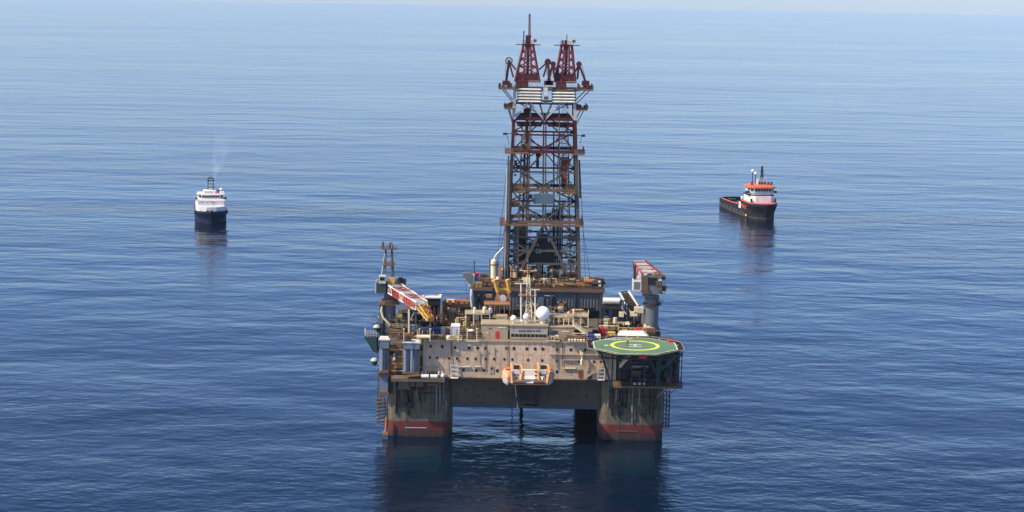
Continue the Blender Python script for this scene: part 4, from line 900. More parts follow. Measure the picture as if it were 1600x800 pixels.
container(641, 651, 509, 516.5, 2, 'blue-grey box behind the cream boom rest post', 'blue_grey')
container(870, 879, 524.5, 529.5, 1.8, 'red box on the roof right of the bridge house', 'red', doors=False)
container(916, 928, 524, 532, 2.2, 'bright blue box next to the left corner of the helideck', 'blue')
container(929, 938, 522, 531, 2.2, 'cream box between the blue box and the helideck', 'cream', 'white')
container(935, 946, 513.5, 524, 2.4, 'large red box behind the left rear corner of the helideck', 'red')
container(926, 934, 517, 523, 2, 'low dark red box left of the large red box', 'maroon')
container(950, 960, 520, 526, 2, 'yellow-orange open box at the rear edge of the helideck', 'yellow')
container(884, 893, 525.5, 530, 1.8, 'low dark grey box between the red box and the helideck', 'dark_steel', doors=False)
container(770, 776, 450, 456, 2, 'small dark blue crate at the foot of the yellow lifting frame', 'navy_box', Y=26, doors=False)
def tank(px, py, r, l, label, mat, vertical=True, z=DZ, Y=None, capm=None):
    c = base(px, py, z) if Y is None else at(px, py, Y)
    t = thing('storage_tank', label, 'tank', c)
    if vertical:
        MB().tube(c, c+V((0, 0, l)), r, 16).build('shell', mat, t, True); MB().sph(c+V((0, 0, l)), r, 16, 5, .45, 0).build('cap', capm or mat, t, True)
    else:
        MB().tube(c+V((-l/2, 0, r+.3)), c+V((l/2, 0, r+.3)), r, 16).build('shell', mat, t, True)
        for s_ in (-.3, .3): MB().bx(c+V((l*s_, 0, .35)), (.3, r*1.6, .7)).build('saddle', 'dark_steel', t)
    MB().tube(c+V((r*1.1, -.2, 0)), c+V((r*1.1, -.2, l*.8 if vertical else r*2)), .1, 6).build('pipe', 'cream', t)
    return t
tank(736, 525, 1.0, 1.5, 'squat blue tank with a white domed top left of the red-doored deckhouse', 'navy_box', capm='white')
tank(701, 530, .7, .8, 'small white round tank in front of the tall white hut', 'white')
tank(693, 529, .45, 1.2, 'narrow grey tank in front of the long dark blue container', 'mid_steel')
tank(707, 490, 1.0, 1.6, 'tan rounded vessel hanging under the orange pipe bridge', 'cream', Y=27)
tank(783.5, 473, .85, 2.0, 'grey domed cylinder framed by the yellow lifting frame', 'light_steel', Y=21)
tank(757, 488, .55, 1.4, 'leftmost tan drum on the cream raised walkway deck', 'cream', Y=9)
tank(766, 489, .55, 1.2, 'grey drum on the right end of the cream raised walkway deck', 'light_steel', Y=9.5)
tank(741.5, 489, .4, 1.5, 'thin cream bottle tank on the cream raised walkway deck', 'cream', Y=9)
tank(661, 531, .55, 3.6, 'pale yellow covered roll lying on the roof edge below the long dark blue container', 'cream', False)
tank(778, 441, .55, 1.4, 'white drum among orange crates on the drill floor corner', 'white', Y=35.5)
# degasser
t = thing('separator_vessel', 'tall pale vertical vessel with a bent outlet pipe left of the derrick', 'vessel', at(771.5, 440, 36))
a = at(771.5, 440, 36.2); b = at(771.5, 408, 36.2); MB().tube(a, b, .95, 18).sph(b, .95, 18, 5, .6, 0).build('shell', 'cream', t, True)
MB().pipe([b, at(772.5, 403, 36.2), at(775, 398.5, 36.2), at(786.5, 386, 37)], .2).build('outlet_pipe', 'white', t, True)
for py in (436, 414): MB().tube(at(771.5, py, 36.2), at(771.5, py-1.5, 36.2), 1.05, 18).build('band', 'brown_steel', t, True)
a = at(777, 440, 36); MB().truss(a, at(777, 410, 36), .8, 1, 8, .1).build('access_ladder', 'brown_steel', t)
# yellow lifting frame
t = thing('lifting_frame', 'bright yellow-orange twin-arm lifting frame standing before the drill floor wall', 'gantry', at(784, 476, 20))
for p0, p1, w_ in (((772.5, 437), (778, 456), .9), ((778, 456), (775, 476), .55), ((792, 437), (796.5, 457), .75), ((794, 454), (795, 476), .55)):
    MB().beam(at(*p0, 19 if p0[1] < 450 else 20), at(*p1, 20), w_, .8).build('arm', 'yellow' if p0[1] < 450 else 'orange_pipe', t)
for p0, p1, mt_ in (((777, 456), (797, 457), 'orange_pipe'), ((776, 451), (796, 452), 'yellow'), ((773, 439), (793, 439), 'brown_rust')): MB().beam(at(*p0, 20.3), at(*p1, 20.3), .7).build('cross_beam', mt_, t)
MB().beam(at(781, 448, 21), at(781, 418, 22), .7).beam(at(781, 420, 22), at(785, 448, 21), .4).build('mast_post', 'orange_pipe', t)
c = at(786, 466, 19.5); MB().tube(c+V((0, -.3, 0)), c+V((0, .3, 0)), 1.0, 18).build('round_plate', 'light_steel', t)
MB().bx(at(785, 446, 20.6), (1.8, 1, 1.6)).build('trolley', 'brown_rust', t)
# orange pipe bridge
t = thing('pipe_bridge', 'rust-orange pipe bridge arching between the left deck and the drill floor', 'pipe rack', at(715, 500, 26))
for i, (dy, dz, r_) in enumerate(((0, 0, .5), (1.0, .1, .45), (.2, -.9, .35), (1.4, .85, .35), (.1, .75, .25))):
    a = at(694+i, 473, 26+dy); b = at(735-i, 475, 26+dy); a.z += dz; b.z += dz
    MB().pipe([V((a.x, a.y, DZ)), a, b], r_, 10).build('pipe', 'orange_pipe', t, True)
a = at(691, 467, 26); b = at(738, 469, 26); MB().rail([a, b], 1.0, .05, 1.6).build('handrail', 'orange_pipe', t)
MB().beam(at(693, 505, 25.5), at(693, 470, 25.5), .4).beam(at(698, 505, 25.5), at(698, 470, 25.5), .3).build('support_post', 'orange_pipe', t)
for px in (703, 713, 722, 729): MB().bx(at(px, 472.5, 25.2), (1.0, .9, random.uniform(.8, 1.6))).build('valve', random.choice(('brown_rust', 'orange_pipe', 'rust_red')), t)
MB().bx(at(704, 470, 25.3), (2.2, 1, .9)).build('white_cover', 'cream', t)
for px, py, w_, h_, mt_ in ((727, 486, 3.2, 2.8, 'mid_steel'), (711, 498, 1.2, 6, 'black_steel')): MB().bx(at(px, py, 28), (w_, 1.5, h_)).build('support_leg', mt_, t)
# louvred intake house
t = thing('air_intake_house', 'black louvred intake house with a thin white roof behind the red-white boom', 'intake house', at(675, 505, 22))
a = at(663, 505, 22); b = at(687.5, 466, 22); z2 = at(675, 477, 22).z
MB().box(a.x, b.x, 22, 27, z2, b.z).build('wall', 'black_steel', t)
MB().box(a.x-.4, b.x+.3, 21.6, 27.4, b.z, b.z+.3).build('roof', 'white', t)
for i in range(4): x = a.x+.4+(b.x-a.x-.8)*i/3; MB().box(x-.35, x+.35, 22.3, 26, DZ-.3, z2).build('leg', 'dark_steel', t)
MB().box(a.x+2, b.x-.5, 24, 26, DZ-.3, z2).build('louvre_panel', 'black_steel', t)
MB().bx(at(655, 463, 23), (2.8, 2, .7)).build('roof_unit', 'white', t)
# gooseneck chute
t = thing('flow_chute', 'grey curved hood chute at the left end of the drill floor', 'chute', at(732, 450, 36))
m = MB(); P_ = [at(*p, 36) for p in ((739, 428), (733, 426), (726, 425.5), (722, 427))]; Q_ = [at(*p, 36) for p in ((739, 443), (735, 444), (731, 440), (726, 433))]
for (p, q), (p2, q2) in zip(zip(P_, Q_), zip(P_[1:], Q_[1:])):
    for dy in (-1, 1): m.add([p+V((0, dy, 0)), p2+V((0, dy, 0)), q2+V((0, dy, 0)), q+V((0, dy, 0))], [(0, 1, 2, 3)])
    m.add([p+V((0, -1, 0)), p2+V((0, -1, 0)), p2+V((0, 1, 0)), p+V((0, 1, 0))], [(0, 1, 2, 3)])
m.build('hood', 'pedestal_grey', t)
MB().bx(at(737, 437, 36), (1.7, 1.6, 3.4)).build('hood_base', 'cream', t)
MB().pipe([at(737, 452, 34), at(736, 465, 33), at(737.5, 480, 32)], .35).build('down_pipe', 'light_steel', t, True)
MB().tube(at(727, 440, 36), at(731, 470, 35), .06, 5).build('stay_wire', 'dark_steel', t)
for px, pyt, pyb, lab in ((741, 408, 430, 'thin dark aerial rod on the left corner of the drill floor'), (765.5, 406, 432, 'thin dark aerial rod just left of the pale separator vessel')): one(lambda m, px=px, pyt=pyt, pyb=pyb: m.tube(at(px, pyb+6, 36), at(px, pyt, 36), .16, 6).bx(at(px, pyt+1, 36), (.5, .3, .3)), 'aerial_rod', 'dark_steel', lab, 'aerial')
# crates on drill floor corner
for px, py, w_, h_, mt_, lab in ((744, 436, 1.4, 1.2, 'blue', 'blue crate on the left corner of the drill floor'), (745, 429.5, 1.5, 1.0, 'red', 'red crate stacked above the blue crate on the drill floor corner'), (748, 445, 2.6, 1.3, 'orange', 'orange skid along the left front edge of the drill floor'), (758, 446, 1.8, 1.1, 'cream', 'cream sack pile on the left front edge of the drill floor'), (764, 440, 1.5, 1.4, 'rust_red', 'dark red machine near the pale separator vessel'), (753, 438, 1.6, 1.3, 'brown_rust', 'brown box behind the orange skid'), (766, 447, 1.5, 1.0, 'lilac_white', 'white bag right of the cream sack pile'), (757, 431, 2.6, .9, 'brown_rust', 'flat brown cover at the back of the drill floor corner')):
    c = at(px, py, 36.2 if py > 434 else 38)
    t = thing('deck_crate', lab, 'crate', c-V((0, 0, h_/2)))
    MB().bx(c, (w_, 1.4, h_)).build('box', mt_, t); MB().bx(c+V((0, 0, h_/2+.06)), (w_*1.08, 1.5, .12)).build('lid', mt_, t); MB().bx(c+V((0, -.72, 0)), (w_*.9, .06, .14)).build('band', 'dark_steel', t)
# machinery on the right of the drill floor
t = thing('winch_skid', 'dark rusty winches on the right end of the drill floor', 'winch skid', at(925, 448, 36))
for i in range(12): MB().bx(at(random.uniform(911, 941), random.uniform(438, 449), 36+random.random()*2), (random.uniform(.8, 2), 1.2, random.uniform(.5, 1.5))).build('machine_block', random.choice(('dark_steel', 'brown_steel', 'black_steel', 'brown_rust')), t)
for px in (916, 930): c = at(px, 443, 36); MB().tube(c-V((.9, 0, 0)), c+V((.9, 0, 0)), .8, 12).build('drum', 'dark_steel', t)
MB().tube(at(936, 448, 36), at(934, 432, 36), .14, 6).tube(at(920, 440, 36), at(921, 430, 36), .1, 6).build('post', 'dark_steel', t)
MB().beam(at(938, 447, 36), at(952, 447.4, 36), .4, .25).build('boom_arm', 'brown_rust', t)
for px, py in ((937, 446), (936.5, 440)): MB().bx(at(px, py, 35.5), (.7, .4, .6)).build('lamp', 'white', t)
# knuckle boom right of the dome
t = thing('knuckle_boom', 'small red and white striped boom on the frame deck right of the big dome', 'boom', at(886, 492, 5))
P_ = [at(882, 488.5, 5), at(886, 490.5, 5), at(890, 487, 5), at(893, 483, 5)]
for i, (p, q) in enumerate(zip(P_, P_[1:])): MB().beam(p, q, .5).build('boom_section', 'white' if i == 1 else 'red', t)
MB().tube(at(885, 496, 5), at(885, 490, 5), .3, 8).build('post', 'cream', t)
# open yellow frames and red box behind the helideck
t = thing('yellow_pipework', 'yellow open pipe frame with a red box at its middle behind the white shelter', 'frame', at(995, 522, 11))
a = at(966, 521, 11); b = at(1023, 521, 11); zt = at(995, 512.5, 11).z; m = MB()
for i in range(10):
    x = a.x+(b.x-a.x)*i/9; m = MB().beam((x, 11, a.z), (x, 11, zt), .2); m.build('post', 'yellow' if i % 3 else 'cream', t)
for k in (0, .5, 1): z = a.z+(zt-a.z)*k; MB().beam((a.x, 11, z), (b.x, 11, z), .2).build('rail', 'yellow', t)
MB().bx(at(997.5, 515.5, 10.5), (1.6, 1.2, 1.3)).build('red_box', 'red', t); MB().bx(at(1017, 516, 10.7), (2.4, .4, 1.2)).build('panel', 'brown_rust', t)
for i in range(6): MB().bx(at(970+i*7, 518.5, 11.8), (random.uniform(.6, 1.3), .8, random.uniform(.5, 1.2))).build('valve', random.choice(('yellow', 'cream', 'brown_rust', 'rust_red')), t)
# raft canisters row near the helideck corner
for i in range(6):
    c = base(889+i*4.6, 534+.1*i); t = thing('raft_canister', 'small orange-white canister in the row at the roof edge left of the helideck', 'canister', c, 'raft canisters at the roof edge left of the helideck')
    MB().tube(c+V((-.3, 0, .45)), c+V((.3, 0, .45)), .42, 10).build('shell', 'orange_cream' if i % 2 else 'lilac_white', t, True); MB().bx(c+V((0, 0, .1)), (.5, .7, .2)).build('cradle', 'cream', t)
# davit post at the roof edge
one(lambda m: m.pipe([at(909, 566, -2.6), at(909.5, 556, -2.8), at(907, 548, -2.6)], .22).bx(at(908.5, 553, -3), (.8, .6, .7)).tube(at(909, 570, -2.9), at(909, 562, -2.9), .4, 8), 'hose_davit', 'cream', 'curved cream hose davit on the wall left of the helideck corner', 'davit')
# ------------------------------------------------------------------ left side housings
def housing(px0, px1, pyt, pym, pyb, Y, n, label, cap_h=.5):
    a = at(px0, pyb, Y); b = at(px1, pyt, Y); zm_ = at(px0, pym, Y).z
    t = thing('winch_housing', label, 'housing', ((a.x+b.x)/2, Y+2, a.z))
    MB().box(a.x, b.x, Y-.2, Y+4.4, zm_, b.z-.3).build('head_box', 'blue_grey', t)
    MB().box(a.x-.2, b.x+.2, Y-.35, Y+4.6, b.z-.3, b.z).build('cap', 'white', t)
    w_ = (b.x-a.x)/n
    for i in range(n): MB().tube((a.x+w_*(i+.5), Y+1.6, a.z), (a.x+w_*(i+.5), Y+1.6, zm_), w_*.40, 18).build('cylinder', 'blue_grey', t, True)
    for i in range(n+1): x = a.x+(b.x-a.x)*i/n; MB().truss((x+(.2 if i == 0 else -.2 if i == n else 0), Y+.2, a.z), (x+(.2 if i == 0 else -.2 if i == n else 0), Y+.2, zm_), .35, .3, 10, .07).build('ladder', 'light_steel' if i < n else 'mid_steel', t)
    MB().bx(((a.x+b.x)/2, Y+.3, a.z+.25), ((b.x-a.x)*.95, 1.5, .5)).build('base', 'brown_steel', t)
    return t
housing(629.5, 656, 534.5, 545, 584, -4.2, 2, 'blue-grey twin-cylinder housing with white cap at the left end of the cream wall')
tt = housing(593, 608, 530, 544, 582, -1, 1, 'blue-grey single-cylinder housing with rounded white cap on the far left corner')
a = at(594.5, 612, -.8); b = at(606, 586, -.8); MB().box(a.x, b.x, -.8, 1.4, a.z, b.z).build('lower_trunk', 'blue_grey', tt); MB().box(a.x-.3, b.x+.3, -1, 1.5, a.z-.9, a.z).build('trunk_foot', 'brown_steel', tt)
a = at(592, 588, -1.5); b = at(609, 583, -1.5); MB().box(a.x, b.x, -1.5, 3, a.z, b.z-.1).build('ledge', 'dark_steel', tt)
t = thing('corner_platform', 'rusty platform with white raft drums on top of the left column', 'platform', at(650, 592, -3))
a = at(611, 594, -5); b = at(695, 588, -5)
MB().box(a.x, b.x, -5, 6.4, a.z-.2, a.z+.25).build('deck_plate', 'brown_steel', t)
MB().box(a.x, b.x, -5.15, -5.0, a.z-.35, a.z+.45).build('fascia', 'deck_steel', t)
MB().rail([(a.x, -4.9, a.z+.25), (at(630, 590, -5).x, -4.9, a.z+.25)], 1.1, .05).build('handrail', 'roof_cream', t)
for px in (664, 678): c = at(px, 588, -4.4); MB().tube(c-V((1.0, 0, 0)), c+V((1.0, 0, 0)), .55, 12).build('raft_drum', 'white', t, True)
MB().sph(at(692, 587, -4.4), .62, 14, 8).build('ball_float', 'white', t, True)
for i in range(7): c = at(660+i*5.2, 582+.1*i, -2.2); MB().tube(c-V((0, 0, .6)), c+V((0, 0, .35)), .3, 8).build('bollard', random.choice(('mid_steel', 'lilac_white', 'brown_steel')), t)
for px, w_, h_ in ((632, 3.3, 2.8), (645, 2.0, 1.2), (655, 2.4, 1.2), (676, 3, .6)): MB().bx(at(px, 600, -3.4), (w_, 1.4, h_)).build('under_box', 'mid_steel' if px < 640 else 'brown_steel', t)
for px in (613, 624, 636, 648, 660, 690): MB().beam(at(px, 610, -.6), at(px, 594, -4.4), .25).build('bracket', 'dark_steel', t)
t = thing('yellow_pump_unit', 'rust-yellow pump unit between the two blue-grey housings on the left corner', 'pump', at(618, 582, -1))
for px, py, w_, h_, mt_ in ((613.5, 570, 2.6, 4.6, 'orange_pipe'), (622, 566, 2.3, 3, 'orange_pipe'), (625, 574, 2, 3.2, 'navy_box'), (616, 560, 1.4, 1.6, 'cream'), (614, 544, 3, 1.3, 'orange_pipe'), (623, 540, 2.2, 1.6, 'brown_rust'), (622, 549, 1.6, 3.8, 'brown_rust'), (612, 552, 2, 2, 'dark_steel')): MB().bx(at(px, py, 1+random.random()), (w_, 1.6, h_)).build('housing_block', mt_, t)
MB().tube(at(616, 562, 0), at(616, 552, 0), .22, 8).sph(at(616, 561, -.1), .55, 10, 6).build('valve_stem', 'lilac_white', t, True)
for k in range(4): MB().beam(at(609, 579-k*11, .4), at(629, 579.4-k*11, .4), .2).build('rail', 'yellow', t)
# outrigger platform and boats hanging off the left side
t = thing('side_outrigger', 'teal bracket platform with white railings sticking out from the left side', 'outrigger', at(580, 535, 14))
P_ = [at(569, 527, 14), at(588, 527, 14), at(590, 553, 14), at(582, 548, 14)]
m = MB(); m.add(P_+[p+V((0, 5, 0)) for p in P_], [(0, 1, 2, 3), (4, 7, 6, 5), (0, 4, 5, 1), (2, 6, 7, 3), (3, 7, 4, 0)]); m.build('bracket', 'teal_dark', t)
m = MB().rail([P_[0], P_[1]], 1.8, .07, .9, (1, .7, .35)).rail([P_[0], P_[0]+V((0, 5, 0))], 1.8, .07, .9, (1, .7, .35)); m.build('handrail', 'lilac_white', t)
MB().bx(at(583, 523.5, 15), (1.7, 2, 1.0)).build('locker', 'mid_steel', t)
def pod(px, py, Y, lab):
    c = at(px, py, Y); t = thing('covered_boat', lab, 'boat', c)
    MB().sph(c, 1.0, 16, 8, .75, 0).build('canopy', 'light_steel', t, True); MB().tube(c+V((0, 0, -1.4)), c, .65, 16, .98).build('hull', 'teal_dark', t, True); MB().tube(c-V((0, 0, .08)), c+V((0, 0, .08)), 1.06, 16).build('gunwale', 'cream', t)
pod(589, 511, 17, 'upper teal covered boat hung on the left side next to the crane pedestal')
pod(585, 563, 6, 'lower teal covered boat hung on the left side below the outrigger')
for px, py in ((583, 495), (586, 505)): one(lambda m, px=px, py=py: m.pipe([at(px+9, py+6, 17), at(px+4, py-2, 17), at(px-1, py, 17)], .12).rail([at(px-3, py+5, 17), at(px+6, py+5, 17)], 1, .06, .8), 'boat_davit', 'mid_steel', 'thin grey davit arm above the upper teal covered boat' if py < 500 else 'thin grey davit arm right behind the upper teal covered boat', 'davit')
# ------------------------------------------------------------------ busy pipework and machinery on the roof
def skid(px, py, w_, h_, label, mats, seed, Y=None, n=7, name='equipment_skid'):
    r = random.Random(seed); c = base(px, py) if Y is None else at(px, py, Y)
    t = thing(name, label, 'machinery', c)
    MB().bx(c+V((0, 0, .12)), (w_, 2.4, .24)).build('base_frame', mats[0], t)
    for i in range(n+4):
        ww = r.uniform(.10, .36)*w_; hh = r.uniform(.2, .95)*h_; p = c+V((r.uniform(-.4, .4)*w_, r.uniform(-.9, .9), .24)); mt_ = r.choice(mats)
        kind = r.random()
        if kind < .34: MB().bx(p+V((0, 0, hh/2)), (ww, r.uniform(.5, 1.1), hh)).build('machine_block', mt_, t)
        elif kind < .7: MB().tube(p, p+V((0, 0, hh)), ww*.3, 10).build('cylinder', mt_, t, True)
        else: MB().tube(p+V((-ww*.6, 0, hh*.5)), p+V((ww*.6, 0, hh*.5)), min(ww, hh)*.35, 10).build('motor', mt_, t, True)
    for i in range(13):
        x0, x1 = sorted((r.uniform(-.5, .5)*w_, r.uniform(-.5, .5)*w_)); y = r.uniform(-1, 1); z = r.uniform(.3, .95)*h_
        MB().pipe([c+V((x0, y, 0.2)), c+V((x0, y, z)), c+V((x1, y, z)), c+V((x1, y, .2))], r.uniform(.07, .14), 6).build('pipe', r.choice(mats), t)
    if r.random() < .7: MB().rail([c+V((-w_/2, -1.25, .2)), c+V((w_/2, -1.25, .2))], 1.1, .05, 1.3).build('handrail', r.choice(mats), t)
    return t
RU = ('brown_steel', 'brown_rust', 'orange_pipe', 'dark_steel', 'ochre', 'dark_steel')
paint('ochre', (.46, .29, .11), .4, .55, .25); DA = ('dark_steel', 'black_steel', 'mid_steel', 'brown_steel', 'ochre', 'cream'); CRM = ('cream', 'roof_cream', 'brown_rust', 'dark_steel', 'ochre', 'black_steel'); GR = ('mid_steel', 'light_steel', 'slate', 'brown_steel')
SK = [(619, 524, 4.5, 2.6, 'rusty machinery skid on the left corner just right of the rounded white cap', RU), (622, 512, 5, 3, 'dark machinery skid at the foot of the left crane pedestal', DA), (634, 507, 6, 4.5, 'dark winch machinery directly under the red-white boom', DA), (648, 504, 5, 4, 'grey pipe machinery under the boom tip beside the black intake house', GR), (632, 530, 4, 1.9, 'orange-rusty pipework beside the base of the boom rest post', RU), (676, 530, 7, 1.4, 'low rusty pipework along the roof edge under the long dark blue container', RU), (648, 526, 3, 1.6, 'rust brown pump set right of the small bright blue box', RU), (690, 507, 4, 3.5, 'dark machinery behind the narrow cream cabinet', DA), (715, 504, 5, 3.4, 'rusty manifold standing under the orange pipe bridge', RU), (724, 512, 5, 3.2, 'brown machinery between the tall white hut and the blue tank', DA), (727, 529, 4.5, 1.5, 'rusty low pump set right of the tall white hut', RU), (745, 528, 3, 2.2, 'orange-brown valve set at the left wall of the red-doored deckhouse', RU), (712, 530, 3.5, .9, 'low cream pipe stand in front of the tall white hut', CRM), (668, 511, 5, 2.6, 'dark machinery behind the long dark blue container', DA), (704, 497, 5, 3.4, 'brown tank rack seen through the orange pipe arch', RU), (722, 495, 5, 2.8, 'grey tank rack right of the brown one under the pipe bridge', GR),
 (740, 500, 4.5, 3, 'dark pump rack under the cream raised walkway deck', DA), (875, 508, 6.5, 2.4, 'dark engines inside the cream open frame deck', DA), (906, 510, 4.5, 2.4, 'cream pipe manifold inside the square frame deck', CRM), (873, 491, 6, 2.2, 'tan machinery on top of the cream open frame deck', CRM), (862, 489, 3, 2.2, 'tan winch on the frame deck just right of the big dome', CRM), (905, 493, 4, 1.8, 'cream rack on top of the square frame deck', CRM), (895, 532, 5, 1.5, 'rusty pipes on the roof between the red box and the bright blue box', RU), (905, 527, 4, 2.4, 'brown pump set beside the foot of the tan stairway', RU), (864, 532, 3.5, 1.6, 'cream fittings at the right foot of the bridge house', CRM), (950, 512, 6, 3.2, 'dark machinery between the large red box and the lattice tower', DA), (972, 514, 5, 2.8, 'dark winches at the base of the lattice support tower', DA), (1008, 518, 4, 2, 'cream pipe set at the foot of the right crane pedestal', CRM),
 (815, 492, 5, 3, 'rusty machinery behind the small radomes', RU), (795, 492, 4, 3.5, 'brown-grey machinery right of the small cream plant room', DA), (835, 497, 4, 2.4, 'rust brown fan unit behind the shorter T-shaped aerial', RU), (770, 480, 4, 2.5, 'orange machinery below the yellow lifting frame', RU), (757, 478, 4, 2.2, 'dark red pump skid at the left foot of the yellow lifting frame', RU), (790, 483, 4, 3, 'dark tanks beneath the orange raised walkway deck', DA)]
for i, (px, py, w_, h_, lab, mats) in enumerate(SK): skid(px, py, w_, h_, lab, mats, 100+i, Y=(9.3 if 'on top of the cream' in lab or 'just right of the big' in lab or 'top of the square' in lab else None), n=8)
for px, py, Y, lab, mats in ((800, 434, 43, 'dark mud pump inside the left foot of the derrick', DA), (826, 438, 42, 'rust brown rotary machinery below the driller cabin', RU), (866, 438, 42, 'dark iron roughneck machine under the right derrick bay', DA), (888, 437, 42, 'brown tank set inside the right foot of the derrick', RU)): skid(px, py, 6, 4.5, lab, mats, int(px), Y, 10)
for px, py, Y, lab in ((806, 449, 35.6, 'leftmost rusty pump box along the drill floor front edge'), (842, 450, 35.6, 'middle rusty pump box along the drill floor front edge'), (880, 450, 35.6, 'rusty pump box along the drill floor edge near the orange door frame'), (908, 451, 35.6, 'rightmost rusty pump box along the drill floor front edge')): skid(px, py-1, 6, 1.6, lab, RU, int(px*3), Y, 8)
for px, py, Y, w_, lab, mats in ((800, 449, 37, 5, 'dark hose reels below the derrick left leg at the drill floor edge', DA), (822, 447, 36.6, 6, 'dark pipe rack on the drill floor behind the T-shaped aerials', DA), (856, 448, 36.6, 6, 'dark valve rack on the drill floor above the grey corrugated wall', DA), (893, 449, 36.8, 5, 'dark valve rack on the drill floor below the derrick right leg', DA), (757, 449, 36.4, 6, 'ochre pump rack at the left front edge of the drill floor', RU), (921, 446, 37, 6, 'rusty winch frame on the right end of the drill floor', RU)): skid(px, py, w_, 2.6, lab, mats, int(px*7), Y, 12)
def piperack(px0, px1, py, label, mats, seed, n=7):
    r = random.Random(seed); a = base(px0, py); b = base(px1, py); y = a.y
    t = thing('pipe_rack', label, 'pipe rack', ((a.x+b.x)/2, y, DZ))
    for x in (a.x, (a.x+b.x)/2, b.x):
        for dy in (0, 1.4): MB().beam((x, y+dy, DZ), (x, y+dy, DZ+2.1), .14).build('post', r.choice(mats), t)
    for i in range(n):
        z = DZ+.4+1.7*(i % 4)/3; yy = y+.2+.3*(i//2); x0 = a.x-r.uniform(0, 1); x1 = b.x+r.uniform(0, 1); MB().pipe([(x0, yy, z-.4), (x0, yy, z), (x1, yy, z), (x1, yy, z+r.choice((-.5, .5)))], r.uniform(.08, .15), 6).build('pipe', r.choice(mats), t)
piperack(613, 628, 529, 'low rusty pipe rack at the far left end of the quarters roof', RU, 1)
piperack(652, 668, 528, 'ochre pipe rack in front of the long dark blue container', CRM, 2)
piperack(719, 731, 522, 'rusty pipe rack just right of the tall white hut', RU, 3)
piperack(738, 750, 516, 'cream pipe rack under the left edge of the cream raised walkway deck', CRM, 4)
piperack(898, 914, 533, 'cream pipe rack on the roof edge behind the raft canisters', CRM, 5)
piperack(858, 868, 530, 'small cream pipe rack at the right wall of the bridge house', CRM, 6)
piperack(940, 962, 518, 'dark pipe rack behind the large red box near the helideck', DA, 7)
railing([V((-28, -1.7, 28.2)), V((-9.6, -1.7, 28.2))], 'cream handrail along the left front edge of the quarters roof', 'roof_cream')
railing([V((6.5, -1.7, 28.2)), V((18.5, -1.7, 28.2))], 'cream handrail along the right front edge of the quarters roof', 'roof_cream')
railing([V((-37.5, 6.2, 24.9)), V((-28.8, 6.2, 24.9))], 'rusty handrail along the lower left corner deck', 'brown_rust')
for i, px in enumerate((631, 655, 672, 716, 730, 745)): 
    a = base(px, 533); m = MB().tube(a, a+V((0, 0, 3.4)), .11, 6).bx(a+V((0, -.1, 3.4)), (.5, .3, .25)); tag(m.build('deck_lamp_post', 'cream'), ('thin cream lamp post standing at the left roof edge', 'thin cream lamp post left of the long dark blue container', 'thin cream lamp post in front of the long dark blue container', 'thin cream lamp post in front of the tall white hut', 'thin cream lamp post right of the tall white hut', 'thin cream lamp post beside the blue tank')[i], 'lamp post')
stairs(735, 520, 748, 503, 4.5, 'tan stairway rising to the cream raised walkway deck', 'brown_rust', 1.1)
# ------------------------------------------------------------------ ships
class MS(MB):
    def build(s, *a, **k):      # the upper works sit lower than drawn
        s.v = [(x, y, z if z < 8.9 else 8.9+(z-8.9)*.72) for x, y, z in s.v]; return MB.build(s, *a, **k)
def ship(name, label, loc, heading, L, B, hb, hs, hull_mat, deck_mat, fore):
    """local frame: bow toward -Y at y=0; hull sections lofted to the stern at y=L; hb bow height, hs aft height, fore = forecastle length"""
    t = thing(name, label, 'ship', loc, rz=heading)
    st = [(-3.2, .03, 0, hb+.6), (-2.2, .26, .02, hb+.5), (-.6, .52, .10, hb+.4), (2.5, .78, .40, hb+.2), (6, .94, .70, hb), (11, 1, .92, hb), (fore, 1, 1, hb), (fore+.4, 1, 1, hs), (L-8, 1, 1, hs), (L, .97, .95, hs)]
    vs = []; fs = []
    for y, kt, kb, z in st:
        ht, hw = B/2*kt, B/2*max(kb, .02)
        yb = max(y, 0.2) if y < 1 else y
        vs += [(-hw, yb, -1.5), (-hw-.25*(ht-hw), (yb+y)/2, z*.35), (-ht, y, z*.85), (-ht, y, z), (-ht+.35, y+.1, z), (-ht+.35, y+.1, z-1.1), (max(ht-.35, .01), y+.1, z-1.1), (max(ht-.35, .01), y+.1, z), (ht, y, z), (ht, y, z*.85), (hw+.25*(ht-hw), (yb+y)/2, z*.35), (hw, yb, -1.5)]
    n = 12; mi = []
    for j in range(len(st)-1):
        for i in range(n-1): fs.append((j*n+i, j*n+i+1, (j+1)*n+i+1, (j+1)*n+i)); mi.append(1 if i in (4, 5, 6) else 0)
    fs.append(tuple(range(n))); mi.append(0); fs.append(tuple(range((len(st)-1)*n, len(st)*n))); mi.append(0)
    m = MB(); m.add(vs, fs); m.mi = mi
    m.build('hull', [hull_mat, deck_mat], t)
    return t
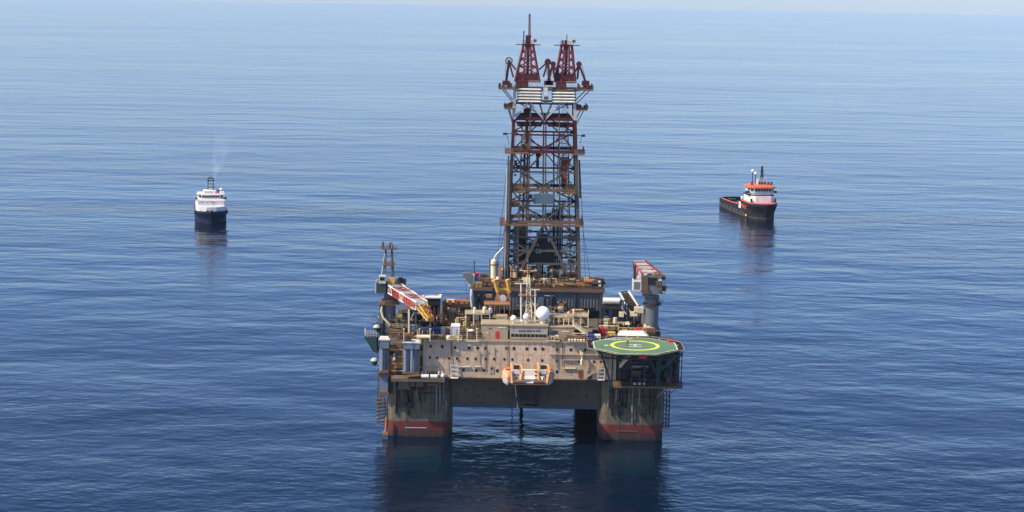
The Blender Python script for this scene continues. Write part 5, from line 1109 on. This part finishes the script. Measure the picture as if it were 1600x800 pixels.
def wheelhouse(t, x, y0, y1, z0, z1, wall, roofm, nwin, over=.8, zr=None, MB=MB):
    """angled bridge front"""
    pts = [(-x, y1), (-x, y0+2.2), (-x*.72, y0), (x*.72, y0), (x, y0+2.2), (x, y1)]
    MB().prism(pts, z0, z1).build('wheelhouse', wall, t)
    o = [(-x-over, y1+over), (-x-over, y0+2.0-over*.4), (-x*.74, y0-over), (x*.74, y0-over), (x+over, y0+2.0-over*.4), (x+over, y1+over)]
    MB().prism(o, z1, z1+.5).build('wheelhouse_roof', roofm, t)
    for i in range(nwin):
        cx_ = -x*.70+x*1.40*(i+.5)/nwin; MB().bx((cx_, y0-.03, (z0+z1)/2+.35), (x*1.4/nwin*.78, .12, (z1-z0)*.5)).build('window', 'window', t)
    for s_ in (-1, 1):
        p = V((s_*x*.86, y0+1.05, (z0+z1)/2+.35)); MB().bx(p, (x*.26, .12, (z1-z0)*.5), s_*math.atan2(2.2, x*.28)).build('window', 'window', t)
        for k in range(2): MB().bx((s_*(x+.04), y0+3.4+k*1.8, (z0+z1)/2+.35), (.12, 1.3, (z1-z0)*.5)).build('window', 'window', t)
# left: navy and white, bow on
pL = on(330.5, 350, 0)
hd = math.atan2(pL.x-CX, pL.y-CY)
s1 = ship('supply_ship', 'white and navy supply ship seen bow-on with a black gantry mast', pL, -hd+R(1.0), 62, 16.8, 6.4, 3.2, 'ship_navy', 'ship_deck', 26)
pts = [(-8.0, 26), (-8.2, 10), (-7.6, 5.5), (-5.8, 2), (-2.5, -.2), (2.5, -.2), (5.8, 2), (7.6, 5.5), (8.2, 10), (8.0, 26)]
MS().prism(pts, 6.0, 8.9).build('forecastle', 'lilac_white', s1)
MS().prism([(-7.9, 25), (-7.9, 9.5), (-6.8, 7), (6.8, 7), (7.9, 9.5), (7.9, 25)], 8.9, 12.6).build('deckhouse', 'ship_white', s1)
for x in (-4.6, -1.9, 1.6): MS().bx((x, 6.95, 11.2), (.5, .12, .6)).build('porthole', 'window', s1)
for x in (-2.2, 0, 3.4): MS().bx((x, -.5 if abs(x) < 2.5 else .8, 6.9), (.9, .5, 1.0)).build('hawse_opening', 'brown_steel', s1)
MS().beam((-1.0, 6.7, 12.6), (1.4, 6.5, 10.4), .2).build('stair_rail', 'brown_steel', s1)
MS().box(-8.3, 8.3, 6.6, 7.1, 12.35, 12.75).build('trim_stripe', 'orange_cream', s1)
MS().box(-7.4, 7.4, 8.2, 22, 12.6, 13.5).build('bridge_base', 'ship_white', s1)
wheelhouse(s1, 6.6, 8.6, 19, 13.5, 16.6, 'ship_white', 'ship_white', 8, .7, MB=MS)
MS().box(-6.9, 6.9, 8.2, 19.4, 16.6, 17.5).build('roof_coaming', 'ship_white', s1)
MS().box(-4, 2.6, 10, 16, 17.5, 19.6).build('top_house', 'ship_white', s1)
MS().box(-3.4, .6, 9.9, 10, 18.2, 19.2).build('top_house_panel', 'lilac_white', s1)
for x in (-2.6, -1.4, .2): MS().bx((x, 9.7, 17.9), (.5, .4, .7)).build('roof_box', 'orange_cream', s1)
m = MS()
for x in (-1.5, 1.6):
    for y in (13, 15): m.beam((x, y, 19.5), (x*.9, y, 28.2), .34)
for z in (21.6, 24, 26.3, 28.1): m.beam((-1.6, 13, z), (1.7, 13, z), .3); m.beam((-1.6, 15, z), (1.7, 15, z), .3)
m.beam((-1.4, 13, 28.1), (0, 14, 29.6), .25).beam((1.5, 13, 28.1), (0, 14, 29.6), .25)
m.build('gantry_mast', 'black_steel', s1)
MS().beam((-2.6, 14, 26.8), (2.7, 14, 26.8), .22).build('mast_yard', 'black_steel', s1)
MS().bx((0, 14, 22), (2.0, 1.2, 3)).build('mast_cabinet', 'lilac_white', s1)
MS().sph((5.5, 13, 20.3), .95, 14, 8).tube((5.5, 13, 17.5), (5.5, 13, 19.8), .4, 8).build('radome', 'white_clean', s1, True)
MS().bx((2.9, 10.5, 18.3), (1.3, 2.2, 1.4)).build('rescue_boat', 'orange', s1)
MS().bx((3.9, 11, 19), (1.2, 1.5, 2.2)).build('funnel', 'brown_steel', s1)
for s_ in (-1, 1):
    MS().bx((s_*7.6, 11, 13.9), (1.2, 3, 1.6)).build('life_raft', 'rust_red', s1)
    for y in (7, 10): MS().tube((s_*8.3, y, 5.5), (s_*8.75, y, 5.5), 1.0, 14).build('fender', 'black_steel', s1)
    MS().rail([(s_*6.8, 8.3, 17.5), (s_*6.8, 19, 17.5)], 1, .05, 2).build('handrail', 'white', s1)
MS().rail([(-6.8, 8.3, 17.5), (6.8, 8.3, 17.5)], 1, .05, 2).build('handrail', 'white', s1)
# right: black and orange, three quarter view
pR = on(1196.5, 343, 0); pS = on(1145, 320.5, 0)
hd2 = math.atan2(pS.x-pR.x, pS.y-pR.y)
s2 = ship('anchor_handler', 'black and orange work ship angled to show its left side and low aft deck', pR, -hd2, 68, 17.5, 8.4, 4.4, 'ship_black', 'ship_deck', 25)
def bowpts(k=1., y1=24): return [(-8.2*k, y1), (-8.2*k, 11), (-7.6*k, 6), (-6.3*k, 2.8), (-4.2*k, 0), (-2.1*k, -1.6), (2.1*k, -1.6), (4.2*k, 0), (6.3*k, 2.8), (7.6*k, 6), (8.2*k, 11), (8.2*k, y1)]
MB().prism(bowpts(.97), 7.4, 8.75).build('forecastle_deck', 'ship_orange', s2)
MB().prism([(-6.7, 22), (-6.7, 8.4), (-4.6, 6.2), (4.6, 6.2), (6.7, 8.4), (6.7, 22)], 8.7, 12.4).build('deckhouse', 'ship_white', s2)
for i in range(9): MB().bx((-4.2+i*1.05, 6.13, 10.6), (.12, .14, 3.2)).build('wall_rib', 'lilac_white', s2)
MB().prism([(-7.2, 22), (-7.2, 9.2), (-5, 7), (5, 7), (7.2, 9.2), (7.2, 22)], 12.4, 13.0).build('bridge_deck', 'dark_steel', s2)
MB().prism([(-6.2, 20), (-6.2, 9.5), (-4.4, 7.4), (4.4, 7.4), (6.2, 9.5), (6.2, 20)], 13.0, 14.2).build('bridge_base', 'lilac_white', s2)
wheelhouse(s2, 7.0, 7.2, 19, 14.0, 17.0, 'light_steel', 'ship_orange', 6, .9)
for s_ in (-1, 1): MB().bx((s_*8.0, 11, 14.4), (1.8, 3, 1.0)).build('bridge_wing', 'dark_steel', s2)
m = MB(); o = 7.8; P0 = [(-o, 20), (-o, 8.6), (-o*.7, 6.3), (o*.7, 6.3), (o, 8.6), (o, 20)]; P1 = [(x*.62, 10+(y-10)*.62+1) for x, y in P0]
m.add([(x, y, 17.5) for x, y in P0]+[(x, y, 18.7) for x, y in P1], [(i, (i+1) % 6, 6+(i+1) % 6, 6+i) for i in range(6)]+[tuple(range(6, 12))]); m.build('sloped_roof', 'ship_orange', s2)
MB().box(-2.4, 2.4, 9.6, 14, 18.6, 21.6).build('top_house', 'light_steel', s2)
for x in (-1.6, 0, 1.6): MB().bx((x, 9.5, 19.6), (.9, .2, 1.2)).build('top_panel', 'dark_steel', s2)
MB().rail([(-2.6, 9.5, 21.6), (2.6, 9.5, 21.6)], 1.1, .07, 1).build('handrail', 'lilac_white', s2)
MB().truss((0.4, 12, 21.6), (.4, 12, 29), 1.3, 1.3, 8, .16, .5, .5).build('mast', 'black_steel', s2)
for z, w_ in ((24.2, 2.4), (26.2, 1.6), (28, 1.0)): MB().beam((.4-w_, 12, z), (.4+w_, 12, z), .2).build('mast_yard', 'black_steel' if z != 24.2 else 'lilac_white', s2)
for x, y, zt, r_ in ((-5.0, 12, 26.3, .9), (-2.4, 15, 24.6, .8)):
    f = MB().tube((x, y, 18.2), (x, y, zt-.6), .26, 8).build('dome_post', 'dark_steel', s2); MB().sph((x, y, zt), r_, 14, 8).build('dome', 'white_clean', f, True)
for x, y in ((-6.0, 10), (-4.6, 14), (4.6, 12), (5.9, 11), (3.4, 9.5)): MB().bx((x, y, 19.2), (.9, .9, 1.5)).build('roof_fitting', 'rust_red' if x < 5 else 'dark_steel', s2)
for i, x in enumerate((-6.9, 7.0)): MB().bx((x, 6.5, 10), (.9, 1.4, 2)).build('deck_locker', 'dark_steel', s2)
for s_ in (-1, 1):
    a = (s_*8.45, 27, 6.6); m = MB(); m.beam((s_*8.4, 27, 6.2), (s_*8.4, 40, 5.2), .5).beam((s_*8.4, 40, 5.2), (s_*8.4, 62, 4.9), .4); m.build('bulwark_rail', 'ship_orange', s2)
    MB().box(s_*8.1-.3, s_*8.1+.3, 25.2, 66, 3.6, 5.0).build('bulwark', 'ship_black', s2)
for x, y, w_, l_, h_ in ((-3, 36, 5, 5, 1.6), (3.5, 47, 4, 7, 2.2), (-3.5, 58, 4, 4, 1.8), (2, 32, 5, 3, 2.6), (0, 65, 14, 1, 2.2)): MB().box(x-w_/2, x+w_/2, y-l_/2, y+l_/2, 3.2, 3.3+h_).build('deck_cargo', 'dark_steel' if x else 'ship_black', s2)
MB().box(-7.9, 7.9, 24.9, 25.3, 4, 8.6).build('break_bulkhead', 'dark_steel', s2)
MB().bx((-6.2, 26.5, 9.4), (1.6, 2, 1.3)).build('white_locker', 'ship_white', s2)
# writing on the left bow
rot = Matrix(((0, 0, -1, 0), (-1, 0, 0, 0), (0, 1, 0, 0), (0, 0, 0, 1)))
MB().box(-8.9, -8.76, 20.9, 24.6, 3.9, 7.4).build('logo_panel', 'ship_white', s2)
for y, z, w_, h_, mt_ in ((23.6, 6.3, .8, .9, 'yellow'), (21.8, 6.0, .9, 1.0, 'yellow'), (22.6, 4.8, 1.4, .5, 'light_steel')): MB().bx((-8.93, y, z), (.08, w_, h_)).build('logo_mark', mt_, s2)
text('MAX', 3.3, 'ship_orange', s2, Matrix.Translation((-8.84, 14.6, 5.6)) @ rot @ Matrix.Scale(1.6, 4, (1, 0, 0)), 'lettering', .05)
for y in (14, 20, 28, 34, 41, 48, 55, 62): MB().bx((-8.85, y, 1.9), (.3, 2.2, .7)).build('fender', 'ship_fender' if 'ship_fender' in M else (paint('ship_fender', (.14, .12, .085), .5, .7, .3) and 'ship_fender'), s2)
MB().bx((-8.7, 10, 1.3), (.3, 2.6, .9)).build('rust_patch', 'orange_cream', s2)
# pale exhaust smoke above the left ship
k = NT('smoke'); k.t.nodes.remove(k.b); vol = k.n('ShaderNodeVolumePrincipled'); vol.inputs['Color'].default_value = (.9, .9, .92, 1)
tc = k.n('ShaderNodeTexCoord'); ns = k.noise(tc.outputs['Object'], .18, 3, .6); k.l(k.math('MULTIPLY', k.ramp(ns, .42,   .75), .06), vol.inputs['Density'])
sx = k.n('ShaderNodeSeparateXYZ'); k.l(tc.outputs['Object'], sx.inputs[0])
dl = vol.inputs['Density'].links[0].from_socket; k.l(k.math('MULTIPLY', dl, k.ramp(sx.outputs[2], 33, 8)), vol.inputs['Density'])
k.l(vol.outputs[0], k.t.nodes['Material Output'].inputs['Volume']); M['smoke'] = k.m
b0 = V((pL.x-.5, pL.y+14, 17)); m = MB(); prev = None
n = 12; ringsv = []
for j in range(7):
    u = j/6; c = b0+V((7*u-2, 8*u, 30*u)); r_ = 1.2+5.2*u
    ringsv += [c+V((r_*math.cos(2*math.pi*i/n), r_*math.sin(2*math.pi*i/n), 0)) for i in range(n)]
m.add(ringsv, [(j*n+i, j*n+(i+1) % n, (j+1)*n+(i+1) % n, (j+1)*n+i) for j in range(6) for i in range(n)]+[tuple(range(n))[::-1], tuple(range(6*n, 7*n))])
tag(m.build('smoke', 'smoke'), 'thin pale exhaust smoke rising from the white and navy ship', 'smoke', kind='stuff')

# ------------------------------------------------------------------ sea air
k = NT('haze'); k.t.nodes.remove(k.b); vol = k.n('ShaderNodeVolumePrincipled'); vol.inputs['Color'].default_value = (.70, .82, 1, 1); vol.inputs['Density'].default_value = HAZE
k.l(vol.outputs[0], k.t.nodes['Material Output'].inputs['Volume']); M['haze'] = k.m
hz = MB().box(-21500, 21500, -21500, 21500, -41, 135).build('haze', 'haze'); tag(hz, 'pale sea haze fading the far water', 'haze', kind='stuff')
scn.cycles.volume_bounces = 1
